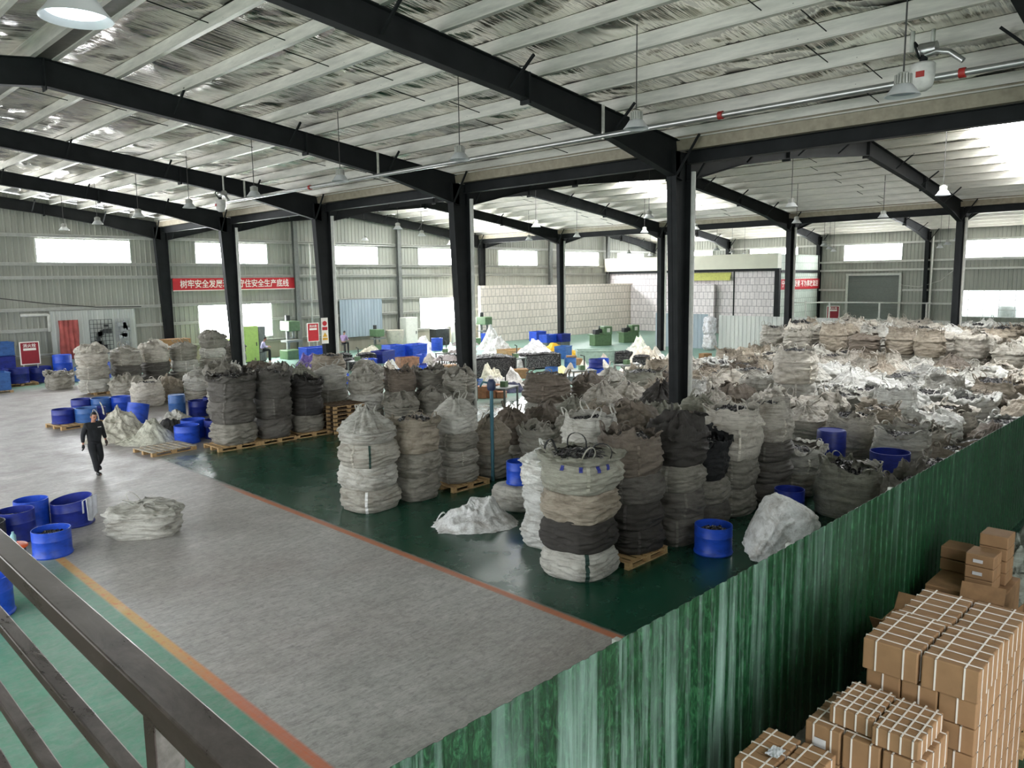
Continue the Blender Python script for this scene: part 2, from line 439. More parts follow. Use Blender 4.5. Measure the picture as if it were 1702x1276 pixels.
# valley gutters and bay-to-bay eave struts
for r_, x in enumerate((X1, X2)):
    o = MB().prism([(x - 0.36, VALLEY + 0.12), (x - 0.34, VALLEY + 0.14), (x - 0.3, VALLEY - 0.2), (x + 0.3, VALLEY - 0.2), (x + 0.34, VALLEY + 0.14), (x + 0.36, VALLEY + 0.12), (x + 0.31, VALLEY - 0.23), (x - 0.31, VALLEY - 0.23)], 1, YB, YW - 0.1).obj('valley_gutter', flat('tan gutter', rgb(160, 150, 130), .5, .1) if r_ == 0 else bpy.data.materials['tan gutter'])
    tag(o, 'long pale valley gutter over the ' + ('first' if r_ == 0 else 'second') + ' row of columns', 'gutter', None, 'thing')
    for k in range(0, 5):
        ya, yb = YF[k] + 0.16, (YF[k + 1] if k < 4 else YW - 0.35) - 0.16
        mb = MB()
        z = VALLEY - 0.235
        mb.box(-0.12, 0.12, ya, yb, z - 0.014, z); mb.box(-0.12, 0.12, ya, yb, z - 0.34, z - 0.326); mb.box(-0.008, 0.008, ya, yb, z - 0.33, z - 0.01)
        o = mb.obj('eave_strut', M_BLACK, None, False, None, (x, 0, 0))
        tag(o, f'dark eave strut between the {ORD[k+1]} and {ORD[k+2]} frames, {"first" if r_==0 else "second"} row of columns', 'beam', 'eave struts', 'thing')

# ------------------------------------------------------------------ walls of corrugated sheet
def corr(L, H, pitch=0.3, dep=0.035, steps=None):
    prof = []
    x = 0.0
    while x < L:
        for u, d in ((0, 0), (0.62, 0), (0.7, dep), (0.92, dep)):
            xx = min(L, x + u * pitch); prof.append((xx, d))
        x += pitch
    prof.append((L, 0))
    mb = MB(); n = len(prof)
    vs = []
    for zz in ([0, H] if not callable(H) else [0, 1]):
        for u, d in prof: vs.append((u, -d, zz * (H(u) if callable(H) else 1)))
    mb.add(vs, [(i, i + 1, n + i + 1, n + i) for i in range(n - 1)])
    return mb
o = corr(X3 + 1 - X0, lambda u: roof_z(min(X3, X0 + u)) + 0.3).obj('wall_far', M_WALL, None, False, None, (X0, YW, 0)); struct(o, 'grey corrugated end wall of the hall')
def side_wall(y0, y1, z0, z1):
    o = corr(y1 - y0, z1 - z0).obj('wall_side', M_WALL, None, False, None, (X3, y1, z0)); o.rotation_euler = (0, 0, R(-90)); return struct(o, 'grey corrugated side wall of the hall')
side_wall(19.3, YW, 0, VALLEY + 0.3); side_wall(-8, 9.2, 0, VALLEY + 0.3); side_wall(9.2, 19.3, 3.72, VALLEY + 0.3); side_wall(9.2, 19.3, 0, 1.55)
struct(MB().box(X0, X3, YW - 0.14, YW - 0.045, 0, 1.17).obj('baseboard_far', M_PLINTH))
struct(MB().box(X3 - 0.14, X3 - 0.045, -8, YW - 0.15, 0, 1.17).obj('baseboard_side', M_PLINTH))
gi = 1
for z in (1.2, 2.61, 3.74, 5.48, 6.22, 7.77):
    struct(MB().prism([(YW - 0.24, z - 0.09), (YW - 0.04, z - 0.09), (YW - 0.04, z + 0.09), (YW - 0.24, z + 0.09), (YW - 0.24, z + 0.06), (YW - 0.2, z + 0.06), (YW - 0.06, z + 0.075), (YW - 0.06, z - 0.075), (YW - 0.24, z - 0.075)], 0, X0, X3).obj(f'trim_{gi}', M_GIRT)); gi += 1
    if z > 1.5:
        for y0, y1 in (((-8, YW),) if not 1.5 < z < 3.8 else ((19.3, 23.2), (28.0, YW), (-8, 9.2))):
            struct(MB().box(X3 - 0.2, X3 - 0.04, y0, y1, z - 0.08, z + 0.08).obj(f'trim_{gi}', M_GIRT)); gi += 1
struct(corr(X3 - 9.0, VALLEY + 0.2, 0.6).obj('wall_back_added', M_WALL, None, False, None, (9.0, YB, 0)))  # unseen partial wall, added to cut the light falling on the fence
# wind posts
for k, x in enumerate((19.06 + 8.8, 19.06 + 17.6, 45.46 + 8.63, 45.46 + 17.26)):
    mb = MB(); zt = roof_z(x) - 0.6
    mb.box(-0.15, 0.15, -0.15, -0.135, 0, zt); mb.box(-0.15, 0.15, 0.135, 0.15, 0, zt); mb.box(-0.008, 0.008, -0.14, 0.14, 0, zt)
    tag(mb.obj('wind_post', flat('grey steel paint', rgb(112, 114, 110), 0.5) if k == 0 else bpy.data.materials['grey steel paint'], None, False, None, (x, YW - 0.42, 0)),
        'grey steel wind post on the far end wall, ' + ['just past the red slogan banner', 'between blue sheet panel and shopfloor window', 'behind the pale block wall', 'behind the cream fascia box'][k], 'column', 'wind posts', 'thing')

# ------------------------------------------------------------------ windows
wn = [1]
def window(plane, u0, u1, z0, z1, pane=True, bars=2):
    """plane 'far' (facing -Y) or 'side' (facing -X)"""
    n = wn[0]; wn[0] += 1
    def B(mb, ua, ub, za, zb, d0, d1):
        if plane == 'far': mb.box(ua, ub, YW - d1, YW - d0, za, zb)
        else: mb.box(X3 - d1, X3 - d0, ua, ub, za, zb)
    mb = MB(); t = 0.06
    B(mb, u0 - t, u1 + t, z1, z1 + t, 0.02, 0.12); B(mb, u0 - t, u1 + t, z0 - t, z0, 0.02, 0.12)
    B(mb, u0 - t, u0, z0, z1, 0.02, 0.12); B(mb, u1, u1 + t, z0, z1, 0.02, 0.12)
    fr = mb.obj(f'window_{n}', M_FRAME); struct(fr)
    mb = MB()
    for k in range(1, bars):
        u = u0 + (u1 - u0) * k / bars; B(mb, u - 0.02, u + 0.02, z0, z1, 0.05, 0.105)
    if bars > 1: struct(mb.obj('mullion', M_FRAME, fr))
    if pane:
        mb = MB(); B(mb, u0, u1, z0, z1, 0.04, 0.08); mb.obj('pane', M_PANE, fr)
    return fr
for a, b in ((4.2, 8.9), (12.3, 17.15), (21.1, 25.9), (30.1, 34.9), (38.85, 43.4), (47.7, 52.6), (56.5, 61.6), (64.75, 69.3)):
    window('far', a, b, 6.33, 7.56)
for a, b in ((23.4, 28.25), (13.6, 18.5), (32.6, 37.4), (41.6, 46.0), (4.6, 9.4)):
    window('side', a, b, 6.36, 7.75)
window('far', 21.05, 26.0, 1.5, 3.66, True, 3); window('far', 38.9, 43.6, 1.35, 3.66, True, 2)
# clear window with bars in the side wall, yard outside
fr = window('side', 9.3, 19.2, 1.6, 3.68, False, 9)
mb = MB()
for z in (2.15, 2.95): mb.box(X3 - 0.1, X3 - 0.06, 9.3, 19.2, z - 0.02, z + 0.02)
mb.obj('transom', M_FRAME, fr)
for k, (y, nm) in enumerate(((16.05, 'far'), (14.0, 'near'))):
    mb = MB().lathe([(0.0, 0), (0.62, 0.0), (0.66, 0.08), (0.66, 2.15), (0.58, 2.34), (0.3, 2.42), (0.0, 2.42)], 24)
    tag(mb.obj('storage_tank', flat('grey tank plastic', rgb(170, 176, 172), 0.5) if k == 0 else bpy.data.materials['grey tank plastic'], None, True, 40, (74.6, y, 0)), 'round grey tank in the yard outside the barred window, ' + ('further from the dark column' if k else 'next to the dark column'), 'tank', 'tanks in the yard', 'thing')
tag(MB().box(80, 84, 2, 14.4, 0, 3.3).obj('outbuilding', flat('pale blue cladding', rgb(150, 196, 208), 0.7)), 'pale blue building outside the barred side window', 'building')
# ------------------------------------------------------------------ woven bulk bags
def bag_mat(iso=False):
    t = NT('crumpled bag fabric' if iso else 'woven bag fabric', 0.6)
    oi = t.n('ObjectInfo')
    tc = t.n('TexCoord'); off = t.n('VectorMath', operation='ADD'); cv = t.n('CombineXYZ')
    t.l(t.mul(oi.outputs['Random'], 37.0), cv.inputs[0]); t.l(t.mul(oi.outputs['Random'], 91.0), cv.inputs[1])
    t.l(tc.outputs['Object'], off.inputs[0]); t.l(cv.outputs[0], off.inputs[1])
    def vec(sc):
        m = t.n('Mapping'); m.inputs['Scale'].default_value = sc; t.l(off.outputs[0], m.inputs[0]); return m.outputs[0]
    n = t.noise(vec((1.3, 1.3, 9.0) if not iso else (2.5, 2.5, 2.5)), 1.6, 7, 0.72, 0.6)
    n2 = t.noise(vec((1, 1, 1.4)), 2.6, 6, 0.66, 1.0); n3 = t.noise(vec((7, 7, 4)), 2.0, 6, 0.74)
    c = t.mix(1.0, oi.outputs['Color'], t.ramp(n, [(0.28, (0.36, 0.34, 0.31, 1)), (0.5, (0.9, 0.89, 0.87, 1)), (0.68, (1.1, 1.1, 1.09, 1))]), 'MULTIPLY')
    dirt = t.mix(1.0, oi.outputs['Color'], (0.30, 0.25, 0.19, 1), 'MULTIPLY')
    c = t.mix(t.rng(n2, 0.5, 0.7, 0, 0.6), c, dirt)
    c = t.mix(t.rng(n3, 0.54, 0.72, 0, 0.45), c, t.mix(1.0, c, (0.4, 0.37, 0.33, 1), 'MULTIPLY'))
    t.base(c)
    wv = t.noise(vec((1, 1, 6) if not iso else (1, 1, 1)), 6.0, 8, 0.75); w2 = t.noise(vec((1, 1, 1)), 9.0, 6, 0.7, 1.5)
    t.bump(t.mul(wv, t.mul(w2, 0.6), 'ADD'), 0.7, 0.05)
    return t.m
M_BAG = bag_mat(); M_BAGX = bag_mat(True)
M_SCRAP = NT('oily metal scrap', 0.35, 0.75)
_v = M_SCRAP.n('TexVoronoi'); M_SCRAP.l(M_SCRAP.coord(), _v.inputs['Vector']); _v.inputs['Scale'].default_value = 26
M_SCRAP.base(M_SCRAP.ramp(_v.outputs[1], [(0.2, rgb(26, 26, 28)), (0.6, rgb(62, 60, 60)), (0.9, rgb(110, 108, 106))]))
M_SCRAP.bump(_v.outputs[0], 0.8, 0.05); M_SCRAP = M_SCRAP.m
M_STRAPB = flat('blue webbing', rgb(44, 52, 128), 0.7)
M_STRAPG = flat('dark green webbing', rgb(36, 62, 54), 0.7)

def N3(x, y, z): return noise.noise(Vector((x, y, z)))
def ridge(x, y, z): return 1.0 - abs(noise.noise(Vector((x, y, z)))) * 2.2
def crump(x, y, z):
    v = 0.0
    for f, a in ((1.0, 0.55), (2.1, 0.3), (4.4, 0.16)):
        q = 1.0 - abs(noise.noise(Vector((x * f + 0.7 * a, y * f, z * f)))) * 2.4
        v += a * max(0.0, q) ** 1.6
    return v - 0.42
def sq(t, n=3.4):
    c, s = abs(math.cos(t)), abs(math.sin(t))
    return (c ** n + s ** n) ** (-1.0 / n)

def body_mesh(seed, w=1.12, h=0.56, fold=0.04, nu=72, nv=32, white=False):
    """filled bag slumped under the load above: pinched edge top and bottom, horizontal creases"""
    rnd = random.Random(seed); ox = seed * 7.31
    tilt = rnd.uniform(-0.04, 0.04); ph = rnd.uniform(0, 6.28); belly = rnd.uniform(0.38, 0.56)
    def P(i, j):
        a = 2 * math.pi * i / nu; v = j / (nv - 1)
        s = sq(a, 3.0 if not white else 2.4)
        # vertical profile: rows 0..2 close the bottom, last rows close the top
        if j <= 1: r = (0.0, 0.62)[j]; z = 0.0
        elif j >= nv - 2: r = (0.6, 0.0)[j - nv + 2]; z = h * (1.0 + 0.02)
        else:
            u = (j - 2) / (nv - 5)
            bulge = math.sin(math.pi * min(1, max(0, u * 0.98 + 0.01))) ** 0.42
            r = 0.82 + 0.18 * bulge * (1 - 0.35 * abs(u - belly)); z = h * u
        ca, sa = math.cos(a), math.sin(a)
        k = 1.0
        if 2 <= j <= nv - 3:
            u = (j - 2) / (nv - 5); e = math.sin(math.pi * min(1, max(0.0, u))) ** 0.5
            k += fold * (1.5 * (ridge(ca * 1.1 + ox, sa * 1.1, z * 9.0 + 0.5 * math.sin(a * 2 + ph)) - 0.55) + 0.9 * (ridge(ca * 2.3 + ox, sa * 2.3 + 5, z * 17.0) - 0.55)) * (0.35 + 0.65 * e)
            k += fold * 0.9 * (crump(ca * 1.7 + ox, sa * 1.7, z * 12.0 + a * .4)) * (0.4 + 0.6 * e)
            k += 0.07 * N3(ca * 0.9 + ox, sa * 0.9, z * 1.6) + 0.03 * N3(ca * 3 + ox, sa * 3, z * 4)
            z += 0.045 * N3(ca * 1.6 + ox, sa * 1.6, 3.3 + u) * (1 if 0.05 < u else 0.0) + tilt * ca * u
            # corner seams bite in a little
            k -= 0.02 * max(0, math.cos(4 * a + math.pi)) ** 12
        R_ = 0.5 * w * s * r * k * 0.94
        return (R_ * ca, R_ * sa, max(0.0, z))
    return MB().grid(P, nu, nv, True).mesh('bulk_bag', True)

def loop_mesh(seed, h=0.2, span=0.2, lean=0.3):
    rnd = random.Random(seed); pts = []
    for i in range(11):
        t = math.pi * i / 10
        pts.append((span / 2 * math.cos(t) * (1 + 0.25 * math.sin(t)), lean * h * math.sin(t) ** 2, h * math.sin(t) ** 0.8))
    mb = MB(); w, th = 0.034, 0.008
    def P(i, j):
        p = Vector(pts[j]); d = Vector(pts[min(j + 1, 10)]) - Vector(pts[max(j - 1, 0)]); d.normalize()
        sd = Vector((0, 1, 0)); nn = d.cross(sd).normalized()
        o = [(-w / 2, -th / 2), (w / 2, -th / 2), (w / 2, th / 2), (-w / 2, th / 2)][i]
        return p + sd * o[0] + nn * o[1]
    return mb.grid(P, 4, 11, True).mesh('lifting_loop', True, )

def crumple_obj(name, x, y, lx, ly, h, seed, label, cat, group=None, color=(200, 200, 200), rz=0.0, z=0.0, amp=.1, tilt=(0, 0), n=.55, nu=96, nv=44, mat=None):
    def pw(v, e): return math.copysign(abs(v) ** e, v)
    def P(i, j):
        a = 2 * math.pi * i / nu; b = -math.pi / 2 + math.pi * j / (nv - 1)
        cb, sb = math.cos(b), math.sin(b)
        ux, uy, uz = pw(cb, n) * pw(math.cos(a), n), pw(cb, n) * pw(math.sin(a), n), pw(sb, n)
        px, py, pz = ux * lx / 2, uy * ly / 2, uz * h / 2
        d = amp * (crump(px * 2.1 + seed, py * 2.1, pz * 2.6 + seed) + .5 * crump(px * 5 + seed, py * 5, pz * 6))
        L = math.sqrt(ux * ux + uy * uy + uz * uz) or 1
        return Vector((px + ux / L * d, py + uy / L * d, pz + uz / L * d * .8 + h / 2))
    mb = MB().grid(P, nu, nv, True)
    M = Matrix.Rotation(tilt[0], 4, 'X') @ Matrix.Rotation(tilt[1], 4, 'Y'); mb.v = [tuple(M @ Vector(v)) for v in mb.v]
    zo = min(v[2] for v in mb.v); mb.v = [(v[0], v[1], max(0.0, v[2] - zo - .04)) for v in mb.v]
    o = mb.obj(name, mat or M_BAGX, None, True, None, (x, y, z)); o.rotation_euler = (0, 0, rz); o.color = rgb(*color)
    return tag(o, label, cat, group)
def mouth_mesh(seed, kind, w=1.12, nu=88):
    """the loose cloth above the fill. returns mesh, loop anchor points [(x,y,z,ang)]"""
    rnd = random.Random(seed * 13 + 5); ox = seed * 3.7
    prm = dict(open=(0.28, 12), tall=(0.54, 16), tent=(0.6, 20), heap=(0.38, 18), fold=(0.24, 12))[kind]
    H, nv = prm
    pk = [rnd.uniform(0.0, 1.0) for _ in range(4)]
    def pt(a, u):
        ca, sa = math.cos(a), math.sin(a); s = sq(a, 3.0 - 0.8 * u)
        cp = sum(pk[q] * max(0, math.cos(a - R(45 + 90 * q))) ** 10 for q in range(4))
        pl = ridge(ca * 3.4 + ox, sa * 3.4, u * 0.8) - 0.5
        fine = crump(ca * 4.5 + ox, sa * 4.5, u * 2.2 + 4)
        cr = crump(ca * 1.4 + ox, sa * 1.4 + 9, u * 1.8)
        if kind == 'open':
            r = 0.87 - 0.05 * u + 0.07 * pl + 0.07 * fine + 0.16 * u * u * cr
            z = H * (u * (0.5 + 0.8 * cp + 0.7 * cr)) + .03 * fine * u
        elif kind == 'tall':
            r = 0.95 - 0.13 * u + 0.06 * pl + 0.07 * fine - 0.06 * math.sin(math.pi * u)
            z = H * u * (0.74 + 0.36 * cp + 0.3 * cr)
        elif kind == 'tent':
            r = 0.95 * (1 - u) ** 0.8 + 0.22 * u * (0.4 + pk[0] * 0.5) + (0.2 * pl + 0.2 * fine) * math.sin(math.pi * min(1, u * 0.85 + 0.12)) * 0.9
            z = H * (u ** 1.05) * (0.72 + 0.36 * cp) + 0.16 * cr * u + 0.05 * fine * (1 - u)
        elif kind == 'heap':
            q = 1 - u * .75
            r = 0.98 * math.cos(u * math.pi / 2) ** 0.7 + 0.1 * pl * (1 - u) + 0.09 * fine
            z = H * math.sin(u * math.pi / 2) ** .8 * (0.55 + 1.1 * crump(ca * 1.2 * q + ox, sa * 1.2 * q, 1.7) + .3 * pk[1]) + 0.1 * fine * (1 - .6 * u)
        else:
            r = 0.9 + 0.13 * math.sin(u * 3.0) + 0.12 * pl * u - 0.34 * max(0, u - 0.6) + 0.1 * fine
            z = H * (math.sin(u * 2.2) * (0.5 + 0.7 * cp + 0.9 * cr)) + .03 * fine
        return (0.5 * w * s * max(0.02, r) * ca, 0.5 * w * s * max(0.02, r) * sa, z - 0.05 * (1 - u))
    nvv = nv
    def P(i, j): return pt(2 * math.pi * i / nu, j / (nvv - 1))
    me = MB().grid(P, nu, nvv, True).mesh('bag_mouth', True)
    if kind in ('tent',):
        an = [(lambda q: (*pt(R(45 + 90 * q), 0.86), R(45 + 90 * q)))(q) for q in range(4)]
    else:
        an = [(lambda q: (*pt(R(45 + 90 * q), 0.93), R(45 + 90 * q)))(q) for q in range(4)]
    return me, an
def scrap_mesh(seed, r=0.46, amp=0.06):
    def P(i, j):
        a = 2 * math.pi * i / 36; u = j / 9
        x, y = r * u * math.cos(a), r * u * math.sin(a)
        return (x, y, 0.1 * (1 - u * u) + amp * N3(x * 9 + seed, y * 9, 0) + amp * 0.8 * N3(x * 22 + seed, y * 22, 3))
    return MB().grid(P, 36, 10, True).mesh('scrap_contents', False)

def flap_mesh(seed, w=0.62, h=0.42):
    ox = seed * 5.1; k1 = 1.5 + (seed * 0.77) % 1.6
    def P(i, j):
        u = i / 15 - .5; v = j / 11
        x = w * u * (1 - (.25 + .12 * (seed % 4)) * v) + .05 * crump(u * 3 + ox, v * 3, 0)
        y = .2 * math.sin(v * k1 + u * 1.2) * v + .13 * crump(u * 2.2 + ox, v * 2.2, 3)
        z = h * (v - .35 * v * v * (seed % 3) * .6) * (1 + .35 * N3(u * 3 + ox, 2, 1)) - .05
        return (x, y, z)
    return MB().grid(P, 16, 12).mesh('loose_flap', True)
FLAP = [flap_mesh(s) for s in range(1, 8)]
BW, BH = 1.14, 0.55
BODY = [body_mesh(s, BW, BH, 0.042 + 0.012 * (s % 3)) for s in range(1, 9)]
LOOP = [loop_mesh(s, 0.16 + 0.05 * s, 0.16 + 0.03 * (s % 2), 0.3 * s - 0.4) for s in range(3)]
LOOPD = loop_mesh(9, 0.26, 0.3, 0.2)
SCR = [scrap_mesh(s) for s in range(3)]
MOUTH = {k: [mouth_mesh(s, k, BW) for s in range(n)] for k, n in (('open', 4), ('tall', 3), ('tent', 6), ('heap', 7), ('fold', 4))}

PAL = {'white': (226, 226, 222), 'pale grey': (198, 196, 188), 'grey': (168, 164, 154), 'dusty grey': (142, 138, 128), 'tan': (170, 159, 143),
       'brown': (122, 111, 99), 'dark grey': (100, 96, 90), 'charcoal': (62, 58, 54), 'black': (26, 26, 28), 'cream': (202, 196, 185), 'greenish grey': (156, 155, 142)}
TOPS = {'open': 'open', 'tall': 'tall-sided', 'tent': 'peaked', 'heap': 'slumped', 'fold': 'folded-rim'}
brnd = random.Random(11)
n_bag = [0]
def bag(x, y, z, color, label, group, top=None, w=BW, h=BH, rz=None, loops=True, body=None, lc=None, tf=1.0, flaps=True):
    n_bag[0] += 1
    k = brnd.randrange(8) if body is None else body
    o = mk('bulk_bag', BODY[k], M_BAG, None, (x, y, z))
    o.rotation_euler = (0, 0, rz if rz is not None else brnd.uniform(-0.25, 0.25) + R(90) * brnd.randrange(4))
    s = w / BW; o.scale = (s, s, h / BH)
    c = PAL[color]; j = brnd.uniform(0.93, 1.06)
    colr = rgb(*[min(255, v * j) for v in c]); o.color = colr
    tag(o, label, 'bulk bag', group)
    if top:
        me, an = MOUTH[top][brnd.randrange(len(MOUTH[top]))]
        mo = mk('bag_mouth', me, M_BAG, o, (0, 0, BH * 0.93)); mo.color = colr; mo.scale = (1, 1, tf * BH / h)
        if top in ('open', 'tall', 'fold'):
            sc = mk('scrap_contents', SCR[brnd.randrange(3)], M_SCRAP if lc is None else lc, o, (0, 0, BH * (0.98 if top != 'fold' else 0.95) - (0.0 if top != 'tall' else -0.1)))
        for q in range(dict(open=2, tall=0, tent=0, heap=1 + brnd.randrange(2), fold=2)[top] if flaps else 0):
            aa = brnd.uniform(0, 6.28); rr = BW * .5 * brnd.uniform(.35, .8) * (1 if top != 'tall' else .9)
            fl = mk('loose_flap', FLAP[brnd.randrange(7)], M_BAG, mo, (rr * math.cos(aa), rr * math.sin(aa), .02 if top in ('open', 'fold') else .1 if top != 'tall' else .3))
            fl.rotation_euler = (brnd.uniform(-.9, .9), brnd.uniform(-.4, .4), aa + R(90) + brnd.uniform(-.8, .8)); fk = brnd.uniform(.55, 1.15); fl.color = (colr[0] * fk, colr[1] * fk, colr[2] * fk, 1)
            fl.scale = (1, 1, brnd.uniform(.7, 1.2))
        if loops:
            for (ax, ay, az, aa) in an:
                if top == 'heap' and brnd.random() < 0.4: continue
                lp = mk('lifting_loop', LOOP[brnd.randrange(3)] if top != 'open' else LOOP[0], M_BAG, mo, (ax, ay, az - 0.03))
                lp.rotation_euler = (brnd.uniform(-0.6, 0.6), brnd.uniform(-0.5, 0.5), aa + R(90) + brnd.uniform(-0.6, 0.6)); lp.color = colr
                lp.scale = (1, 1, 1 / tf)
    return o
def seam(o, w, h, ang, mat, width=0.05, frac=1.0, name='seam_strap'):
    """a webbing strap running down one side of bag o (local, unscaled)"""
    mb = MB(); me = o.data; ca, sa = math.cos(ang), math.sin(ang)
    pts = []
    for j in range(2, 30):
        best = None
        vs = me.vertices
        i = int(round(ang / (2 * math.pi) * 72)) % 72
        v = vs[j * 72 + i].co
        if v.z < BH * (1 - frac) - 1e-3: continue
        pts.append(Vector((v.x + ca * 0.012, v.y + sa * 0.012, v.z)))
    sd = Vector((-sa, ca, 0)) * width / 2
    vs = []; 
    for p in pts: vs += [p - sd, p + sd, p + sd - Vector((ca, sa, 0)) * 0.02, p - sd - Vector((ca, sa, 0)) * 0.02]
    n = len(pts); fs = []
    for k in range(n - 1):
        for q in range(4): fs.append((k * 4 + q, k * 4 + (q + 1) % 4, (k + 1) * 4 + (q + 1) % 4, (k + 1) * 4 + q))
    mb.add(vs, fs)
    return mb.obj(name, mat, o)

# pallets
M_WOOD = NT('pallet wood', 0.75); _w = M_WOOD.noise(M_WOOD.coord('Object', (14, 1.2, 14)), 1.0, 6, 0.65)
M_WOOD.base(M_WOOD.ramp(_w, [(0.3, rgb(150, 118, 78)), (0.7, rgb(196, 164, 116))])); M_WOOD = M_WOOD.m
M_WOODD = flat('old dark wood', rgb(92, 72, 52), 0.8, 0, 0.3)
M_WOODG = flat('weathered grey wood', rgb(176, 168, 152), 0.8, 0, 0.25)
def pal_parts(L=1.2, D=1.0):
    top = MB(); 
    for k in range(7):
        x = -L / 2 + (L - 0.11) * k / 6; top.box(x, x + 0.11, -D / 2, D / 2, 0.112, 0.134)
    st = MB().box(-L / 2, L / 2, -0.04, 0.04, 0.09, 0.112)
    for q in (-1, 0, 1): st.box(q * (L / 2 - 0.06) - 0.06, q * (L / 2 - 0.06) + 0.06, -0.045, 0.045, 0.02, 0.09)
    bt = MB()
    for q in (-1, 0, 1): bt.box(-L / 2, L / 2, q * (D / 2 - 0.05) - 0.05, q * (D / 2 - 0.05) + 0.05, 0.0, 0.02)
    return top.mesh('top_boards'), st.mesh('stringer'), bt.mesh('bottom_boards')
PALP = pal_parts()
def pallet(x, y, label, group='wooden pallets', rz=0.0, mat=None, s=(1, 1, 1), z=0.0, tops=None):
    mat = mat or M_WOOD
    r = empty('wooden_pallet', (x, y, z), rz); r.scale = s
    tag(r, label, 'pallet', group)
    for nm, me in (('top_boards', PALP[0]), ('bottom_boards', PALP[2])):
        m2 = me
        c = bpy.data.objects.new(nm, m2.copy()); COL.objects.link(c); c.parent = r
        c.data.materials.clear(); c.data.materials.append(tops if (tops and nm == 'top_boards') else mat)
    for q in (-1, 0, 1):
        c = bpy.data.objects.new('stringer', PALP[1]); COL.objects.link(c); c.parent = r; c.location = (0, q * 0.45, 0)
        if not PALP[1].materials: PALP[1].materials.append(M_WOOD)
    return r

ORDB = ['bottom', 'second up', 'third up', 'fourth up']
OCC = []
def stack(x, y, layers, where, group, top=None, w=1.14, z0=0.0, topw=None, tf=1.0, loops=True, jit=0.03, rz=None, topdesc=None, lc=None, flaps=True, seams=.55):
    """layers: [(color, height)] bottom to top"""
    z = z0; out = []; OCC.append((x, y, (topw or w) / 2))
    n = len(layers)
    for i, (c, h) in enumerate(layers):
        last = i == n - 1
        lev = 'only' if n == 1 else ('top' if last else ORDB[i])
        art = ((topdesc or TOPS[top]) + ' ' if (last and top) else '') + f'{c} bulk bag'
        lab = f'{art}, {lev} of {where}' if n > 1 else f'{art} {where}'
        o = bag(x + brnd.uniform(-jit, jit), y + brnd.uniform(-jit, jit), z, c, lab, group, top if last else None, (topw or w) if last else w, h, rz, loops, None, lc, tf, flaps)
        out.append(o); z += h * 0.985
        if seams and n > 1 and brnd.random() < seams:
            o2 = out[-1]; sm = seam(o2, 1, 1, (R(225 + brnd.uniform(-32, 32)) - o2.rotation_euler.z) % (2 * math.pi), M_BAG, .045); cc = o2.color; sm.color = (min(1, cc[0] * 1.35 + .02), min(1, cc[1] * 1.35 + .02), min(1, cc[2] * 1.35 + .02), 1)
    return out
# ------------------------------------------------------------------ the stacks on the green floor beside the aisle
G1 = 'bulk bags stacked by the green floor edge'
# near block
a1 = stack(9.95, 8.25, [('pale grey', .48), ('charcoal', .52), ('tan', .52), ('greenish grey', .56)], 'the tall four-bag stack at the aisle corner', G1, 'fold', 1.28, topw=1.36, tf=0.55, loops=True, jit=0.02, rz=0.1, topdesc='open scrap-filled', flaps=False)
seam(a1[0], 1, 1, R(224), M_STRAPG, 0.06)
for ang in (186, 214, 238, 262):
    seam(a1[3], 1, 1, R(ang), M_STRAPB, 0.05, 0.3, 'blue_tab')
for q in (40, 130, 255):
    lp = mk('lifting_loop', LOOPD, flat('black webbing', rgb(32, 32, 32), 0.7) if q == 40 else bpy.data.materials['black webbing'], a1[3], (0.4 * math.cos(R(q)), 0.4 * math.sin(R(q)), BH)); lp.rotation_euler = (0.3, 0.2, R(q + 60))
pallet(11.1, 8.12, 'light wooden pallet under the dark stack behind the aisle corner stack')
stack(11.25, 8.15, [('charcoal', .46), ('charcoal', .46), ('dark grey', .5), ('brown', .6)], 'the pallet stack behind the aisle corner stack', G1, 'open', 1.16, z0=.135)
stack(12.5, 8.0, [('dark grey', .52), ('dark grey', .52), ('dusty grey', .5), ('charcoal', .62)], 'the stack beyond the dark pallet stack', G1, 'heap', 1.12)
stack(13.68, 8.1, [('dark grey', .52), ('dusty grey', .5), ('black', .7)], 'the short stack with a black bag on it', G1, 'fold', 1.1, loops=False)
stack(14.82, 8.1, [('dusty grey', .62), ('dusty grey', .62), ('cream', .78)], 'the stack under the big looped cream bag', G1, 'tall', 1.1, topw=1.26, tf=0.8)
stack(16.05, 7.95, [('dark grey', .5), ('dark grey', .5), ('dark grey', .45), ('cream', .6)], 'the dark stack beside the looped cream bag', G1, 'tall', 1.16, tf=0.7)
stack(10.7, 9.6, [('white', .58), ('white', .56), ('white', .54)], 'the white stack hiding behind the aisle corner stack', G1, 'tent', 1.12, tf=0.5)
G2 = 'bulk bags in the rows behind the aisle corner'
stack(11.85, 9.55, [('grey', .52), ('grey', .5), ('dusty grey', .52), ('pale grey', .58)], 'the pale stack behind the dark pallet stack', G2, 'tall', 1.14, tf=0.6)
stack(13.1, 9.5, [('dusty grey', .55), ('grey', .55), ('brown', .55), ('brown', .5)], 'the brown-topped stack in the second row', G2, 'heap', 1.16)
stack(14.35, 9.5, [('dusty grey', .55), ('tan', .55), ('dusty grey', .5)], 'the fourth stack of the second row', G2, 'heap', 1.16)
stack(15.6, 9.5, [('dark grey', .55), ('tan', .55), ('brown', .5)], 'the fifth stack of the second row', G2, 'open', 1.16)
stack(16.9, 9.3, [('dark grey', .55), ('grey', .55), ('tan', .55)], 'the sixth stack of the second row', G2, 'tent', 1.16, tf=.7)
stack(13.7, 10.9, [('grey', .55), ('grey', .55), ('dusty grey', .45)], 'the stack at the corner of the third row', G2, 'fold', 1.16)
stack(15.0, 10.9, [('grey', .55), ('brown', .55), ('tan', .5)], 'the second stack of the third row', G2, 'tent', 1.16, tf=.8)
